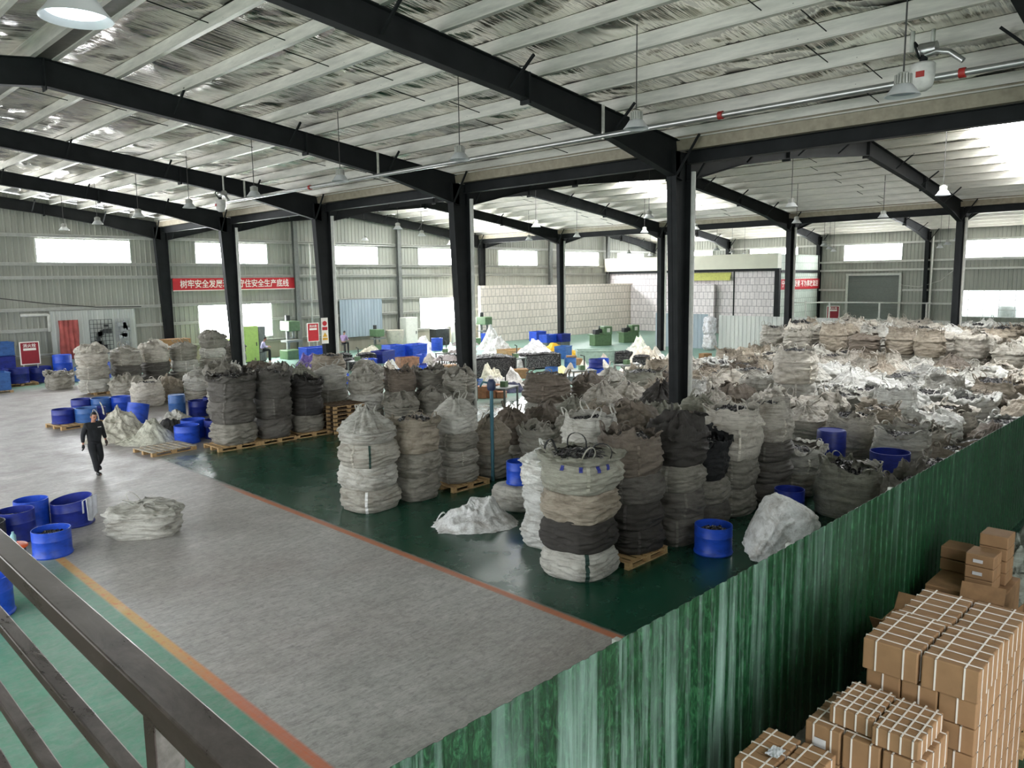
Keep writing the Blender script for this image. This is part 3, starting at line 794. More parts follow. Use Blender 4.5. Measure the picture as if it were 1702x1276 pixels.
stack(16.3, 10.9, [('grey', .55), ('brown', .55), ('greenish grey', .5)], 'the third stack of the third row', G2, 'heap', 1.16)
stack(17.6, 10.6, [('grey', .55), ('tan', .55), ('greenish grey', .5)], 'the fourth stack of the third row', G2, 'tent', 1.16, tf=.75)
stack(12.0, 11.75, [('pale grey', .52)], 'lying on the floor under a blue cut drum', G2, None, 1.1)
# second block
G3 = 'bulk bags in the row past the gap'
b1 = stack(9.72, 14.2, [('grey', .5), ('pale grey', .52), ('grey', .5), ('pale grey', .34)], 'the pale stack alone at the aisle edge', G3, 'tent', 1.3, topw=1.22, tf=0.9, rz=0.15)
seam(b1[0], 1, 1, R(222), M_BAG, 0.05); seam(b1[2], 1, 1, R(232), M_STRAPG, 0.04)
b2 = stack(10.98, 14.1, [('dusty grey', .56), ('dusty grey', .56), ('tan', .7)], 'the stack beside the pale aisle edge stack', G3, 'fold', 1.16, tf=0.7)
seam(b2[1], 1, 1, R(225), M_BAG, 0.07)
pallet(12.3, 14.1, 'wooden pallet under the narrow stack past the gap')
stack(12.3, 14.12, [('grey', .42), ('grey', .4), ('dusty grey', .4), ('pale grey', .55)], 'the narrow stack on a pallet past the gap', G3, 'tent', 1.02, z0=.135, tf=.6)
stack(13.5, 14.2, [('dusty grey', .62), ('tan', .6)], 'the pair with a blue pump pole past the gap', G3, 'tent', 1.1, tf=.8)
stack(14.75, 13.6, [('dusty grey', .5), ('grey', .52)], 'the low pair behind the blue drum', G3, 'fold', 1.12)
stack(16.0, 13.4, [('grey', .55), ('grey', .5)], 'the low pair left of the first dark column', G3, 'heap', 1.12)
stack(17.3, 12.6, [('grey', .55), ('brown', .55)], 'the pair just in front of the first dark column', G3, 'tent', 1.12, tf=.9)
stack(15.1, 14.95, [('grey', .55), ('brown', .55)], 'the brown pair behind the low pair', G3, 'tent', 1.14, tf=.9)
stack(16.5, 15.1, [('grey', .55), ('brown', .5)], 'the brown pair facing the shopfloor', G3, 'heap', 1.14)
stack(18.0, 15.2, [('grey', .55), ('greenish grey', .5)], 'the greenish pair facing the shopfloor', G3, 'tent', 1.14, tf=.8)
stack(17.6, 14.0, [('grey', .55), ('tan', .5)], 'the tan pair beside the first dark column', G3, 'heap', 1.14)
# third block: dark stacks on pallets
G4 = 'dark bulk bags on pallets beside the cross aisle'
for k, (px, nm) in enumerate(((10.6, 'at the cross aisle corner'), (11.95, 'under the middle dark stack'), (13.2, 'under the third dark stack'))):
    pallet(px, 22.75, f'long light wooden pallet {nm}', 'pallets under the dark stacks', 0, None, (1.12, 1.05, 1))
c1 = stack(10.72, 22.8, [('dusty grey', .66), ('dark grey', .66), ('dark grey', .7)], 'the dark stack at the cross aisle corner', G4, 'fold', 1.36, z0=.135)
stack(12.02, 22.75, [('dark grey', .64), ('dark grey', .62), ('dark grey', .74)], 'the second dark stack from the cross aisle', G4, 'fold', 1.22, z0=.135)
stack(13.25, 22.8, [('dusty grey', .56), ('charcoal', .6), ('charcoal', .45)], 'the third dark stack from the cross aisle', G4, 'fold', 1.14, z0=.135)
stack(13.9, 24.2, [('dark grey', .62), ('grey', .6), ('greenish grey', .62)], 'the greenish stack behind the third dark stack', G4, 'tent', 1.2, tf=.8)
G5 = 'bulk bags in the row along the shopfloor'
stack(15.05, 24.1, [('grey', .62), ('dusty grey', .62), ('pale grey', .68)], 'the pale stack behind the upright pallets', G5, 'tent', 1.2, tf=.45)
stack(15.5, 22.6, [('dusty grey', .58), ('pale grey', .58), ('grey', .58)], 'the stack right of the upright pallets', G5, 'heap', 1.18)
stack(16.8, 22.3, [('dark grey', .58), ('grey', .56), ('brown', .6)], 'the brown-topped stack right of the upright pallets', G5, 'open', 1.2)
stack(18.05, 22.1, [('dark grey', .58), ('dark grey', .56), ('dusty grey', .56)], 'the dark stack left of the second dark column', G5, 'fold', 1.16)
stack(18.3, 20.8, [('dusty grey', .56), ('dusty grey', .52), ('grey', .56)], 'the stack touching the second dark column', G5, 'heap', 1.14)
stack(17.0, 20.6, [('dusty grey', .56), ('dusty grey', .5)], 'the low pair before the second dark column', G5, 'heap', 1.14)
stack(15.7, 20.9, [('dusty grey', .56), ('dusty grey', .4)], 'the low pair before the upright pallets row', G5, 'heap', 1.14)
stack(19.3, 23.2, [('grey', .56), ('grey', .56)], 'the pair behind the second dark column', G5, 'fold', 1.14)
stack(12.6, 24.3, [('grey', .62), ('grey', .62), ('dark grey', .6)], 'the stack behind the middle dark stack', G5, 'heap', 1.2)
stack(16.3, 26.2, [('grey', .62), ('tan', .62), ('tan', .75)], 'the tall tan stack before the third column', G5, 'tall', 1.3, tf=.7, loops=False)
stack(17.7, 25.6, [('grey', .6), ('brown', .6), ('grey', .4)], 'the brown stack beside the tall tan stack', G5, 'heap', 1.2)
stack(14.4, 26.4, [('grey', .6), ('grey', .6), ('dusty grey', .5)], 'the grey stack beside the tall tan stack', G5, 'heap', 1.2)
stack(13.0, 26.0, [('grey', .6), ('grey', .6), ('pale grey', .5)], 'the pale-topped stack further back', G5, 'fold', 1.2)
stack(12.9, 28.2, [('grey', .6), ('grey', .6), ('dusty grey', .6)], 'the stack ahead of the fourth dark column', G5, 'heap', 1.2)
stack(14.6, 28.6, [('grey', .6), ('grey', .6), ('brown', .4)], 'the stack behind the pale-topped stack', G5, 'heap', 1.2)
stack(16.3, 29.0, [('grey', .6), ('pale grey', .5)], 'the pair below the red notice', G5, 'fold', 1.2)
stack(17.2, 32.6, [('grey', .6), ('white', .5)], 'the white-topped pair by the third dark column', G5, 'heap', 1.2)
stack(15.2, 32.2, [('grey', .6), ('pale grey', .6)], 'the pale pair near the seated worker', G5, 'heap', 1.2)
# far-left stacks
G6 = 'bulk bags stacked by the far cross aisle'
pallet(12.1, 38.9, 'wooden pallet under the stack nearest the red curtain', 'pallets of the far stacks')
stack(11.7, 38.9, [('pale grey', .62), ('grey', .6), ('cream', .72)], 'the first far stack beside the wide aisle', G6, 'heap', 1.42, z0=.135)
stack(12.55, 37.4, [('grey', .62)], 'alone in front of the first far stack', G6, 'heap', 1.42)
stack(13.3, 39.3, [('grey', .62), ('dark grey', .6), ('grey', .74)], 'the second far stack', G6, 'tent', 1.38, tf=.4)
stack(14.9, 40.0, [('dark grey', .6), ('dark grey', .6), ('cream', .78)], 'the third far stack', G6, 'heap', 1.42)
stack(16.4, 40.1, [('dusty grey', .6), ('pale grey', .58), ('dusty grey', .7)], 'the fourth far stack', G6, 'tent', 1.4, tf=.5)
stack(17.9, 40.0, [('grey', .6), ('grey', .6), ('pale grey', .5), ('dusty grey', .6)], 'the four-bag far stack next to the fourth column', G6, 'heap', 1.32)
stack(19.6, 41.2, [('grey', .6), ('dark grey', .6), ('dark grey', .4)], 'the far stack behind the fourth column', G6, 'heap', 1.3)
stack(14.1, 33.0, [('grey', .5), ('pale grey', .5)], 'the low pair beside the upright blue barrel', G6, 'heap', 1.26)
stack(15.3, 34.2, [('grey', .5), ('grey', .55)], 'the low pair behind the upright blue barrel', G6, 'fold', 1.26)
stack(12.0, 33.3, [('cream', .75)], 'standing open behind the tipped drum', G6, 'tall', 1.3, tf=.8)
stack(13.2, 34.0, [('tan', .7)], 'crumpled beside the open cream bag', G6, 'heap', 1.24)
stack(11.2, 42.4, [('grey', .7)], 'with a dark lining by the red curtain', G6, 'fold', 1.3)

# a few that stand out
GS = 'bags that stand out in the field'
stack(16.35, 6.2, [('greenish grey', .95)], 'standing beside the green fence with brown cloth', GS, 'open', 1.4, tf=1.2)
stack(15.9, 4.75, [('dusty grey', .9)], 'right up against the green fence', GS, 'open', 1.3, tf=1.3)
stack(17.25, 7.75, [('grey', .5), ('pale grey', .5)], 'the low pair next to the looped bags', GS, 'fold', 1.2)
stack(24.0, 10.9, [('pale grey', .8), ('pale grey', .85), ('cream', .8)], 'the tallest pale stack rising over the field', GS, 'tall', 1.42, tf=.8)
stack(20.9, 18.9, [('grey', .6), ('brown', .75)], 'the tall brown pair in front of the shopfloor', G5, 'tall', 1.7, tf=.75)
stack(23.5, 16.5, [('grey', .6), ('greenish grey', .8)], 'the big looped pair beside the first dark column', G5, 'tall', 1.55, tf=.7)
OCC += [(X1, YF[1], .3), (X2, YF[1], .35), (18.85, 7.6, .4), (18.2, 6.0, .45)]

# ------------------------------------------------------------------ the field of bags behind the green fence
GF = 'bulk bags in the field behind the green fence'
frnd = random.Random(5)
KX, KY = 1.5, 1.5
def field_color(x, y):
    if 24 < x < 32 and 7.5 < y < 12.5 and frnd.random() < 0.55: return 'white'
    d = x + 0.6 * y
    if d < 24: ch = ['grey', 'tan', 'dusty grey', 'brown', 'pale grey', 'charcoal', 'greenish grey', 'dark grey']
    elif d < 34: ch = ['tan', 'pale grey', 'cream', 'pale grey', 'brown', 'cream', 'white', 'charcoal']
    else: ch = ['cream', 'cream', 'pale grey', 'pale grey', 'tan', 'cream', 'white', 'tan', 'grey', 'brown']
    return ch[frnd.randrange(len(ch))]
row = 0
OCC0 = list(OCC); LOWER = []
CARD = 'zero one two three four five six seven eight nine ten eleven twelve'.split()
for iy in range(10):
    yy = 4.75 + KY * iy
    row += 1; place = 0
    xs = [17.6 + KX * k for k in range(20)]
    for x in xs:
        x += 0.4 * (iy % 2)
        if x > 46.6: continue
        if iy >= 3 and x < 19.3: continue
        if abs(x - X1) < 1.15 and abs(yy - YF[1]) < 1.25: continue
        if abs(x - X2) < 1.2 and (abs(yy - YF[1]) < 1.2): continue
        if iy >= 8 and x < 22.4: continue
        if frnd.random() < 0.04: continue
        wd = frnd.uniform(1.22, 1.42)
        if any(math.hypot(x - ox, yy - oy) < orr + wd * .47 for ox, oy, orr in OCC0): continue
        place += 1
        c = field_color(x, yy)
        near = yy < 7.5 and x < 24
        top = frnd.choice(['heap', 'tent', 'fold', 'tall', 'open', 'heap', 'tent', 'tall'] if x < 30 else ['heap', 'tall', 'tent', 'fold', 'heap', 'tall'])
        if near: layers = [('dark grey', .55), (c, frnd.uniform(.5, .62))]
        elif x > 37: layers = [('tan', 1.45 if yy > 9 else 1.1), (c, frnd.uniform(.72, .95))]
        else: layers = [('grey', .6), (c, frnd.uniform(.55, .8))]
        if yy < 5.5 and x < 23: layers = [(c, frnd.uniform(.8, 1.05))]
        lab = (f'standing {ORD[place]} in row {CARD[row]} behind the green fence' if len(layers) == 1 else f'{ORD[place]} stack in row {CARD[row]} behind the green fence')
        hide = iy > 0 and x > 18.5 and len(layers) == 2
        px, py = x + frnd.uniform(-.1, .1), yy + frnd.uniform(-.1, .1)
        if hide:
            hl = layers[0][1]
            for q in range(2 if hl > 1 else 1): LOWER.append((px, py, wd, hl / (2 if hl > 1 else 1), brnd.randrange(8), q * hl / 2))
            lab = f'top of {ORD[place]} stack in row {CARD[row]} behind the green fence'
            stack(px, py, layers[1:], lab, GF, top, wd, z0=layers[0][1] * .985, tf=frnd.uniform(.6, 1.1), seams=0)
        else:
            stack(px, py, layers, lab, GF, top, wd, tf=frnd.uniform(.6, 1.1), seams=0)
mb = MB()
for px, py, wd, h, k, zb in LOWER:
    a = frnd.uniform(0, 6.28); s = wd / BW
    me = BODY[k]; mb.add([(px + s * (v.co.x * math.cos(a) - v.co.y * math.sin(a)), py + s * (v.co.x * math.sin(a) + v.co.y * math.cos(a)), zb + v.co.z * h / BH) for v in me.vertices], [tuple(p.vertices) for p in me.polygons])
o = mb.obj('bulk_bags', M_BAG, None, True); o.color = rgb(150, 145, 134)
tag(o, 'lower layer of grey bulk bags under the field behind the green fence', 'bulk bags', None, 'stuff')
# ------------------------------------------------------------------ green sheet fence and grey sheet fences
def sheet_fence(name, mat, L, H, loc, rz, label, pitch=0.2, dep=0.028, backs=True, thick=0.004):
    root = empty(name, loc, rz); tag(root, label, 'fence')
    mb = corr(L, H, pitch, dep)
    o = mb.obj('sheeting', mat, root)
    so = o.modifiers.new('gauge', 'SOLIDIFY'); so.thickness = thick
    b = MB()
    for z in (0.25, H * 0.5, H - 0.2): b.box(0, L, 0.004, 0.05, z - 0.025, z + 0.025)
    b.obj('rail', M_GIRT, root)
    k = 0.02
    while k < L:
        MB().box(k, k + 0.06, 0.05, 0.11, 0, H - 0.05).obj('post', M_GIRT, root); k += max(3.0, L / 8)
    return root
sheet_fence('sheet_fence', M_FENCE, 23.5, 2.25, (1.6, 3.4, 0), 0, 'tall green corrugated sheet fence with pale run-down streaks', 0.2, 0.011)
M_SHEET = sheet_mat('galvanised sheet', rgb(172, 176, 172), rgb(196, 198, 192), 0.5)
M_SHEETB = sheet_mat('blue grey sheet', rgb(140, 154, 162), rgb(166, 178, 186), 0.5)
sheet_fence('sheet_fence', M_SHEET, 31.0, 2.43, (48.0, 27.4, 0), R(-90), 'long pale grey corrugated sheet fence behind the field of bags', 0.3, 0.03)
sheet_fence('sheet_fence', M_SHEETB, 4.4, 2.45, (48.6, 33.0, 0), R(-90), 'short blue grey sheet fence left of the hanging white bags', 0.3, 0.03)

# ------------------------------------------------------------------ railing of the gallery the picture is taken from
M_RAIL = NT('worn brown steel', 0.28, 0.65)
_n = M_RAIL.noise(M_RAIL.coord('Object', (3, 1.2, 3)), 3, 6, 0.7, 0.6); M_RAIL.base(M_RAIL.ramp(_n, [(0.3, rgb(84, 75, 72)), (0.6, rgb(134, 124, 121)), (0.8, rgb(172, 163, 160))]))
M_RAIL.l(M_RAIL.rng(_n, 0.3, 0.7, 0.22, 0.45), M_RAIL.b.inputs['Roughness']); M_RAIL = M_RAIL.m
rl = empty('gallery_railing', (0.47, 1.35, 3.2)); tag(rl, 'brown square-tube railing of the gallery crossing the lower corner', 'railing')
for nm, z, h, w in (('top_rail', 1.075, 0.05, 0.06), ('middle_rail', 0.84, 0.032, 0.036), ('lower_rail', 0.56, 0.032, 0.036), ('lower_rail', 0.28, 0.032, 0.036)):
    o = MB().box(-w / 2, w / 2, -3.2, 6.0, z - h / 2, z + h / 2).obj(nm, M_RAIL, rl); bevel(o, 0.004, 2)
for y in (-1.6, 0.0, 1.6, 3.2, 4.8):
    o = MB().box(-0.025, 0.025, y - 0.025, y + 0.025, 0, 1.05).obj('post', M_RAIL, rl); bevel(o, 0.003, 2)
struct(MB().box(-5, 0.53, -5, 8.0, 3.02, 3.2).obj('floor_gallery', M_PLINTH), 'gallery floor under the camera')

struct(MB().box(-2.8, -2.6, -5, 7.5, 3.2, 8.0).obj('wall_gallery_added', M_PLINTH), 'unseen wall added behind the gallery to block light')  # out of view, added to darken the railing side and the near fence
# ------------------------------------------------------------------ blue drums, tubs and barrels
def drum_mat(name, c, rough=0.42):
    t = NT(name, rough); n = t.noise(t.coord('Object', (1, 1, 2.5)), 3.5, 6, 0.7, 0.6)
    d = tuple(x * 0.5 for x in c[:3]) + (1,)
    t.base(t.ramp(n, [(0.28, d), (0.5, c), (0.8, tuple(min(1, x * 1.25 + 0.01) for x in c[:3]) + (1,))])); return t.m
M_BLUE = drum_mat('blue drum plastic', rgb(28, 74, 190)); M_BLUED = drum_mat('deep blue drum plastic', rgb(22, 40, 130)); M_BLUEL = drum_mat('faded blue drum plastic', rgb(52, 96, 158)); M_BLKP = drum_mat('black drum plastic', rgb(30, 32, 36))
def drum_mesh(r=0.31, h=0.46, full=False, slant=0.0):
    if full: pr = [(0, 0), (r * .93, 0), (r, .03), (r, h * .3), (r * 1.03, h * .33), (r, h * .36), (r, h * .63), (r * 1.03, h * .66), (r, h * .69), (r, h - .05), (r * .94, h), (r * .9, h - .015), (0, h - .015)]
    else: pr = [(0, 0.012), (r * .9, 0.012), (r * 1.02, 0), (r * 1.05, .025), (r * 1.02, .05), (r, .06), (r, h * .62), (r * 1.012, h * .64), (r, h * .66), (r, h), (r * .965, h), (r * .955, .035), (0, .03)]
    mb = MB().lathe(pr, 40)
    if slant:
        mb.v = [(x, y, z + (slant * x / r * (z / h) if z > 0.1 else 0)) for x, y, z in mb.v]
    return mb.mesh('drum', True, 35)
DM = {}
def drum(x, y, label, group, mat=None, r=0.31, h=0.46, full=False, fill=None, slant=0.0, z=0.0, rot=None, name=None):
    key = (r, h, full, slant, (mat or M_BLUE).name)
    if key not in DM: DM[key] = drum_mesh(r, h, full, slant)
    nm = name or ('plastic_barrel' if full else 'cut_drum')
    o = mk(nm, DM[key], mat or M_BLUE, None, (x, y, z)); tag(o, label, 'barrel' if full else 'tub', group)
    if rot: o.rotation_euler = rot
    if fill:
        s = mk('drum_contents', SCR[n_bag[0] % 3], M_SCRAP if fill is True else fill, o, (0, 0, h * 0.72)); s.scale = (r / .49, r / .49, 0.8); n_bag[0] += 1
    return o
GD = 'blue cut drums by the lane line'
drum(3.86, 16.05, 'bright blue cut drum full of scrap at the end of the yellow line', GD, M_BLUE, .33, .5, fill=True)
drum(2.35, 13.75, 'bright blue cut drum behind the railing with a dark stain', GD, M_BLUE, .36, .62)
drum(4.72, 17.85, 'large dark blue cut drum with a cloth over its rim', GD, M_BLUED, .4, .55, slant=.05)
drum(4.05, 18.15, 'royal blue tall tub behind the dark scrap drum', GD, M_BLUE, .32, .62)
drum(3.62, 17.5, 'dark blue drum heaped with black scrap', GD, M_BLUED, .33, .62, fill=True)
drum(3.02, 17.05, 'black cut drum beside the draped chair', GD, M_BLKP, .33, .6, fill=True)
drum(12.32, 7.05, 'bright blue cut drum standing alone on the dark green floor', 'blue tubs among the bags', M_BLUE, .34, .52, fill=True)
drum(12.0, 11.72, 'bright blue cut drum standing on a low grey bag', 'blue tubs among the bags', M_BLUE, .27, .5, z=.53)
drum(15.2, 6.95, 'deep blue drum in the shade beside the dark stack', 'blue tubs among the bags', M_BLUED, .3, .62)
drum(18.85, 7.6, 'deep blue barrel standing between the looped bags and field', 'blue tubs among the bags', M_BLUED, .34, 1.25, True)
drum(18.2, 6.0, 'deep blue drum wedged beside the fence bags', 'blue tubs among the bags', M_BLUED, .42, 1.05)
# stool with orange lid and bottle
o = drum(3.05, 15.2, 'black bucket with an orange lid beside the scrap drum', None, M_BLKP, .2, .55, name='lidded_bucket')
MB().lathe([(0, .55), (.235, .55), (.24, .575), (.22, .59), (0, .59)], 28).obj('orange_lid', flat('orange lid plastic', rgb(226, 92, 44), .5), o, True, 40)['label'] = 'orange round lid'
o = MB().lathe([(0, 0), (.042, 0), (.045, .02), (.045, .17), (.02, .21), (.02, .24), (0, .24)], 16).obj('water_bottle', flat('pale teal plastic', rgb(130, 178, 186), .3), None, True, 40, (3.07, 15.17, .59)); tag(o, 'pale teal bottle standing on the orange lid', 'bottle')
o = MB().grid(lambda i, j: (0.1 * math.cos(i / 16 * 6.283) * (1 - j / 8) ** .5, .07 * math.sin(i / 16 * 6.283) * (1 - j / 8) ** .5, .07 * (j / 8) + .012 * N3(i * .9, j * .8, 2) * (j > 0)), 16, 9, True).obj('work_gloves', flat('yellow green cloth', rgb(190, 200, 150), .8), None, True, None, (2.96, 15.26, .588)); tag(o, 'crumpled pale yellow gloves on the orange lid', 'gloves')
# white towel over dark drum rim
def towel(i, j):
    u = i / 12; v = j / 20; d = v * 0.75 - 0.3
    off = 0.012 * math.sin(u * 14 + v * 3)
    if d < 0: return (0.36 + off + 0.03, -0.2 + u * 0.4, 0.53 + d * 0.9) if False else (0.40 - 0.05 + off * .5, -0.2 + u * .4, 0.56 + d)
    return (0.42 + 0.02 + off + d * 0.06, -0.2 + u * 0.4 * (1 - .2 * d), 0.575 - d * (1 + 0.12 * math.sin(u * 5)))
o = MB().grid(towel, 13, 21).obj('white_towel', flat('white towel cloth', rgb(214, 216, 224), .9), None, True, None, (4.72, 17.85, 0.02)); tag(o, 'white towel hanging over the rim of the dark blue drum', 'towel'); o.rotation_euler = (0, 0, R(-48))
so = o.modifiers.new('thick', 'SOLIDIFY'); so.thickness = .012
# chair with draped jacket at the picture edge
ch = empty('draped_chair', (2.75, 17.7, 0), R(40)); tag(ch, 'chair draped with a khaki and maroon jacket beside the drums', 'chair')
MB().box(-.21, .21, -.21, .21, .42, .45).obj('seat', M_WOODD, ch)
for a, b in ((-1, -1), (1, -1), (-1, 1), (1, 1)): MB().box(a * .19 - .018, a * .19 + .018, b * .19 - .018, b * .19 + .018, 0, .42 if b < 0 else .92).obj('leg', M_BLACK, ch)
MB().grid(lambda i, j: (0.27 * (i / 14 * 2 - 1) * (1 - .25 * (j / 14)), .2 + .07 * math.cos(i / 14 * 6.28) + .04 * N3(i * .5, j * .35, 1) + (.05 if j < 13 else 0), .32 + j / 14 * .66 + .03 * N3(i * .4, 7, 1)), 15, 15).obj('jacket', flat('khaki cloth', rgb(104, 96, 78), .9, 0, .3), ch, True)
MB().grid(lambda i, j: (0.2 * (i / 10 * 2 - 1) - .15, .24 + .05 * math.cos(i / 10 * 6.28) + .03 * N3(i * .5, j * .4, 8), .6 + j / 10 * .45), 11, 11).obj('maroon_cloth', flat('maroon cloth', rgb(92, 56, 54), .9), ch, True)

GT = 'blue cut drums on pallets by the far aisle'
pallet(8.45, 30.6, 'light wooden pallet under the two front blue cut drums', 'pallets by the far aisle', R(10), None, (1.25, 1.2, 1))
pallet(9.7, 32.3, 'wooden pallet under the rear blue cut drums', 'pallets by the far aisle', R(10), None, (1.3, 1.2, 1))
for x, y, m, lb in ((8.12, 30.75, M_BLUED, 'dark blue cut drum with a white patch, outermost on the front pallet'), (8.78, 30.42, M_BLUEL, 'faded blue cut drum with a pale rim on the front pallet'), (8.75, 31.5, M_BLUE, 'royal blue cut drum behind the front pallet drums'), (9.3, 31.15, M_BLUED, 'deep blue cut drum between the front and rear pallets')):
    d = drum(x, y, lb, GT, m, .36, .5, z=.135 if y < 31 else 0)
for x, y, m, lb in ((9.25, 32.5, M_BLUED, 'dark blue cut drum outermost on the rear pallet'), (9.85, 32.2, M_BLUEL, 'faded blue cut drum in the middle of the rear pallet'), (10.5, 32.0, M_BLUE, 'plain blue cut drum next to the open cream bag')):
    drum(x, y, lb, GT, m, .36, .56, z=.135)
MB().box(-.1, .1, -.012, 0, .1, .25).obj('white_patch', flat('white label', rgb(220, 220, 214), .6), d)
drum(9.95, 28.9, 'royal blue drum tipped forward onto another cut drum', GT, M_BLUE, .36, .7, rot=(R(-6), R(14), 0), z=.1)
drum(11.6, 29.3, 'tall upright faded blue barrel in front of the grey bags', 'barrels by the far aisle', M_BLUEL, .3, .9, True)
drum(12.35, 29.2, 'dark blue cut drum beside the tall upright barrel', GT, M_BLUED, .36, .6)
drum(12.95, 29.3, 'deep blue cut drum behind the dark-stained one', GT, M_BLUED, .33, .66)
drum(9.95, 24.5, 'bright blue cut drum next to the grey empty pallet', GT, M_BLUE, .38, .56)
drum(10.45, 25.2, 'royal blue cut drum behind the one next to the empty pallet', GT, M_BLUE, .38, .6)
drum(10.95, 24.6, 'blue cut drum with dark stains by the dark stack pallet', GT, M_BLUED, .36, .6, fill=True)
pallet(8.95, 23.75, 'empty grey-topped pallet lying in the cross aisle', None, R(6), M_WOOD, (1.15, 1.2, 1), tops=M_WOODG)
# far-left group near the end wall
GL = 'blue containers against the far end wall'
pallet(10.2, 45.6, 'flat wooden pallet under the far blue tub', 'pallets near the end wall', 0, None, (1.2, 1.1, 1)); pallet(12.3, 45.9, 'wooden pallet under the far upright barrel', 'pallets near the end wall', 0, M_WOODG, (1.3, 1.1, 1)); pallet(8.6, 43.2, 'grey pallet under the pale-edged blue crate', 'pallets near the end wall', 0, M_WOODG, (1.1, 1.1, 1))
drum(12.35, 46.0, 'upright blue barrel near the red notice', GL, M_BLUE, .46, 1.25, True, z=.135)
drum(13.1, 44.9, 'faded blue cut drum next to the upright far barrel', GL, M_BLUEL, .52, .75)
drum(13.95, 45.6, 'bright blue cut drum below the red cloth', GL, M_BLUE, .6, .85)
drum(11.3, 46.4, 'dark blue cut drum behind the upright far barrel', GL, M_BLUED, .6, .8)
drum(10.1, 45.6, 'dark blue cut drum with grey cloth on the flat pallet', GL, M_BLUED, .55, .75, z=.135)
def crate(x, y, z, lx, ly, h, label, group, mat, rz=0.0, name='plastic_crate', open_=True, t=.03):
    mb = MB()
    if open_:
        mb.box(-lx / 2, lx / 2, -ly / 2, ly / 2, 0, t); 
        for a, b, c, d in ((-lx / 2, lx / 2, -ly / 2, -ly / 2 + t), (-lx / 2, lx / 2, ly / 2 - t, ly / 2), (-lx / 2, -lx / 2 + t, -ly / 2 + t, ly / 2 - t), (lx / 2 - t, lx / 2, -ly / 2 + t, ly / 2 - t)): mb.box(a, b, c, d, t, h)
        mb.box(-lx / 2 - t, lx / 2 + t, -ly / 2 - t, -ly / 2, h - .05, h - .01); mb.box(-lx / 2 - t, lx / 2 + t, ly / 2, ly / 2 + t, h - .05, h - .01)
    else: mb.box(-lx / 2, lx / 2, -ly / 2, ly / 2, 0, h)
    o = mb.obj(name, mat, None, False, None, (x, y, z)); o.rotation_euler = (0, 0, rz); bevel(o, .012, 2)
    tag(o, label, 'crate', group); return o
for k in range(3):
    crate(9.6, 47.2, .02 + .72 * k, 1.5, 1.1, .7, f'big blue crate beside the red notice, {["bottom","middle","top"][k]} of its stack', GL, M_BLUEL if k == 2 else M_BLUED)
crate(8.55, 43.2, .135, 1.3, 1.0, .85, 'faded blue crate with a pale edge on a grey pallet', GL, M_BLUEL)
crate(8.9, 45.2, .0, 1.3, 1.0, .95, 'dark blue crate between the crate stack and the pale-edged crate', GL, M_BLUED)

# ------------------------------------------------------------------ empty bags lying on the floor
def heap_obj(name, x, y, rx, ry, h, seed, mat, label, cat, group=None, peaks=(), color=None, rz=0.0, z=0.0, crease=1.0, nu=96, nv=30, flat_=0.0):
    def P(i, j):
        a = 2 * math.pi * i / nu; u = j / (nv - 1); e = 1 - u
        ca, sa = math.cos(a), math.sin(a)
        k = 1 + .18 * N3(ca * 1.3 + seed, sa * 1.3, 0) + .16 * crump(ca * 2.2 + seed, sa * 2.2, 2) * crease
        px, py = rx * e * k * ca, ry * e * k * sa
        f = min(1.0, (1 - e ** 2.2) * 1.05)
        zz = h * f * (.6 + .35 * N3(px * 2.2 / max(rx, ry) + seed, py * 2.2 / max(rx, ry), 1))
        for (qx, qy, qh, qr) in peaks:
            d = math.hypot(px - qx, py - qy) / qr; zz += qh * max(0, 1 - d) ** 1.1 * f ** .4 * (1 + .25 * crease * crump(math.atan2(py - qy, px - qx) * 1.6 + seed, d, 2))
        zz += crease * f ** .5 * (.08 + .32 * h) * crump(px * 1.9 + seed, py * 1.9, seed)
        sh = crease * f ** .5 * .06
        return (px + sh * crump(px * 2.5, py * 2.5 + 7, seed), py + sh * crump(px * 2.5 + 4, py * 2.5, seed), max(.004, zz))
    o = MB().grid(P, nu, nv, True).obj(name, mat, None, True, None, (x, y, z)); o.rotation_euler = (0, 0, rz)
    if color: o.color = rgb(*color)
    return tag(o, label, cat, group)
def strap_on(o, p, h=.25, span=.16, rz=0.0, col=None, tilt=0.0):
    l = mk('lifting_loop', loop_mesh(3, h, span, .2), M_BAG, o, p); l.rotation_euler = (tilt, 0, rz); l.color = col or o.color; return l
GE = 'empty bulk bags lying on the floor'
e = heap_obj('empty_bag', 10.45, 11.45, .95, .62, .22, 3.1, M_BAGX, 'white empty bag spread over the dark green floor by the gap', 'bag', GE, [(-.1, .15, .3, .75), (.4, .1, .32, .6), (-.55, 0, .14, .5)], (232, 232, 232), R(-35), crease=1.0)
strap_on(e, (-.72, .28, .06), .26, .16, R(20), None, R(50))
e = heap_obj('empty_bag', 8.75, 26.95, 1.15, .95, .55, 8.3, M_BAGX, 'big cream bag slumped behind the walking man', 'bag', GE, [(.1, .25, .55, .8), (.5, .1, .3, .5)], (224, 220, 206), .3)
strap_on(e, (-.55, .35, .62), .4, .2, R(100)); strap_on(e, (-.25, .4, .8), .42, .22, R(60))
e = heap_obj('empty_bag', 9.1, 25.45, 1.1, .62, .3, 5.7, M_BAGX, 'pale pointed empty bag lying beside the walking man', 'bag', GE, [(.18, .05, .62, .75)], (206, 206, 190), R(-40))
e = heap_obj('empty_bag', 10.45, 26.35, 1.15, .75, .35, 2.2, M_BAGX, 'black and grey crumpled bag behind the pointed empty bag', 'bag', GE, [(-.4, 0, .3, .5), (.2, .2, .25, .5)], (58, 56, 54), R(-40), crease=1.3)
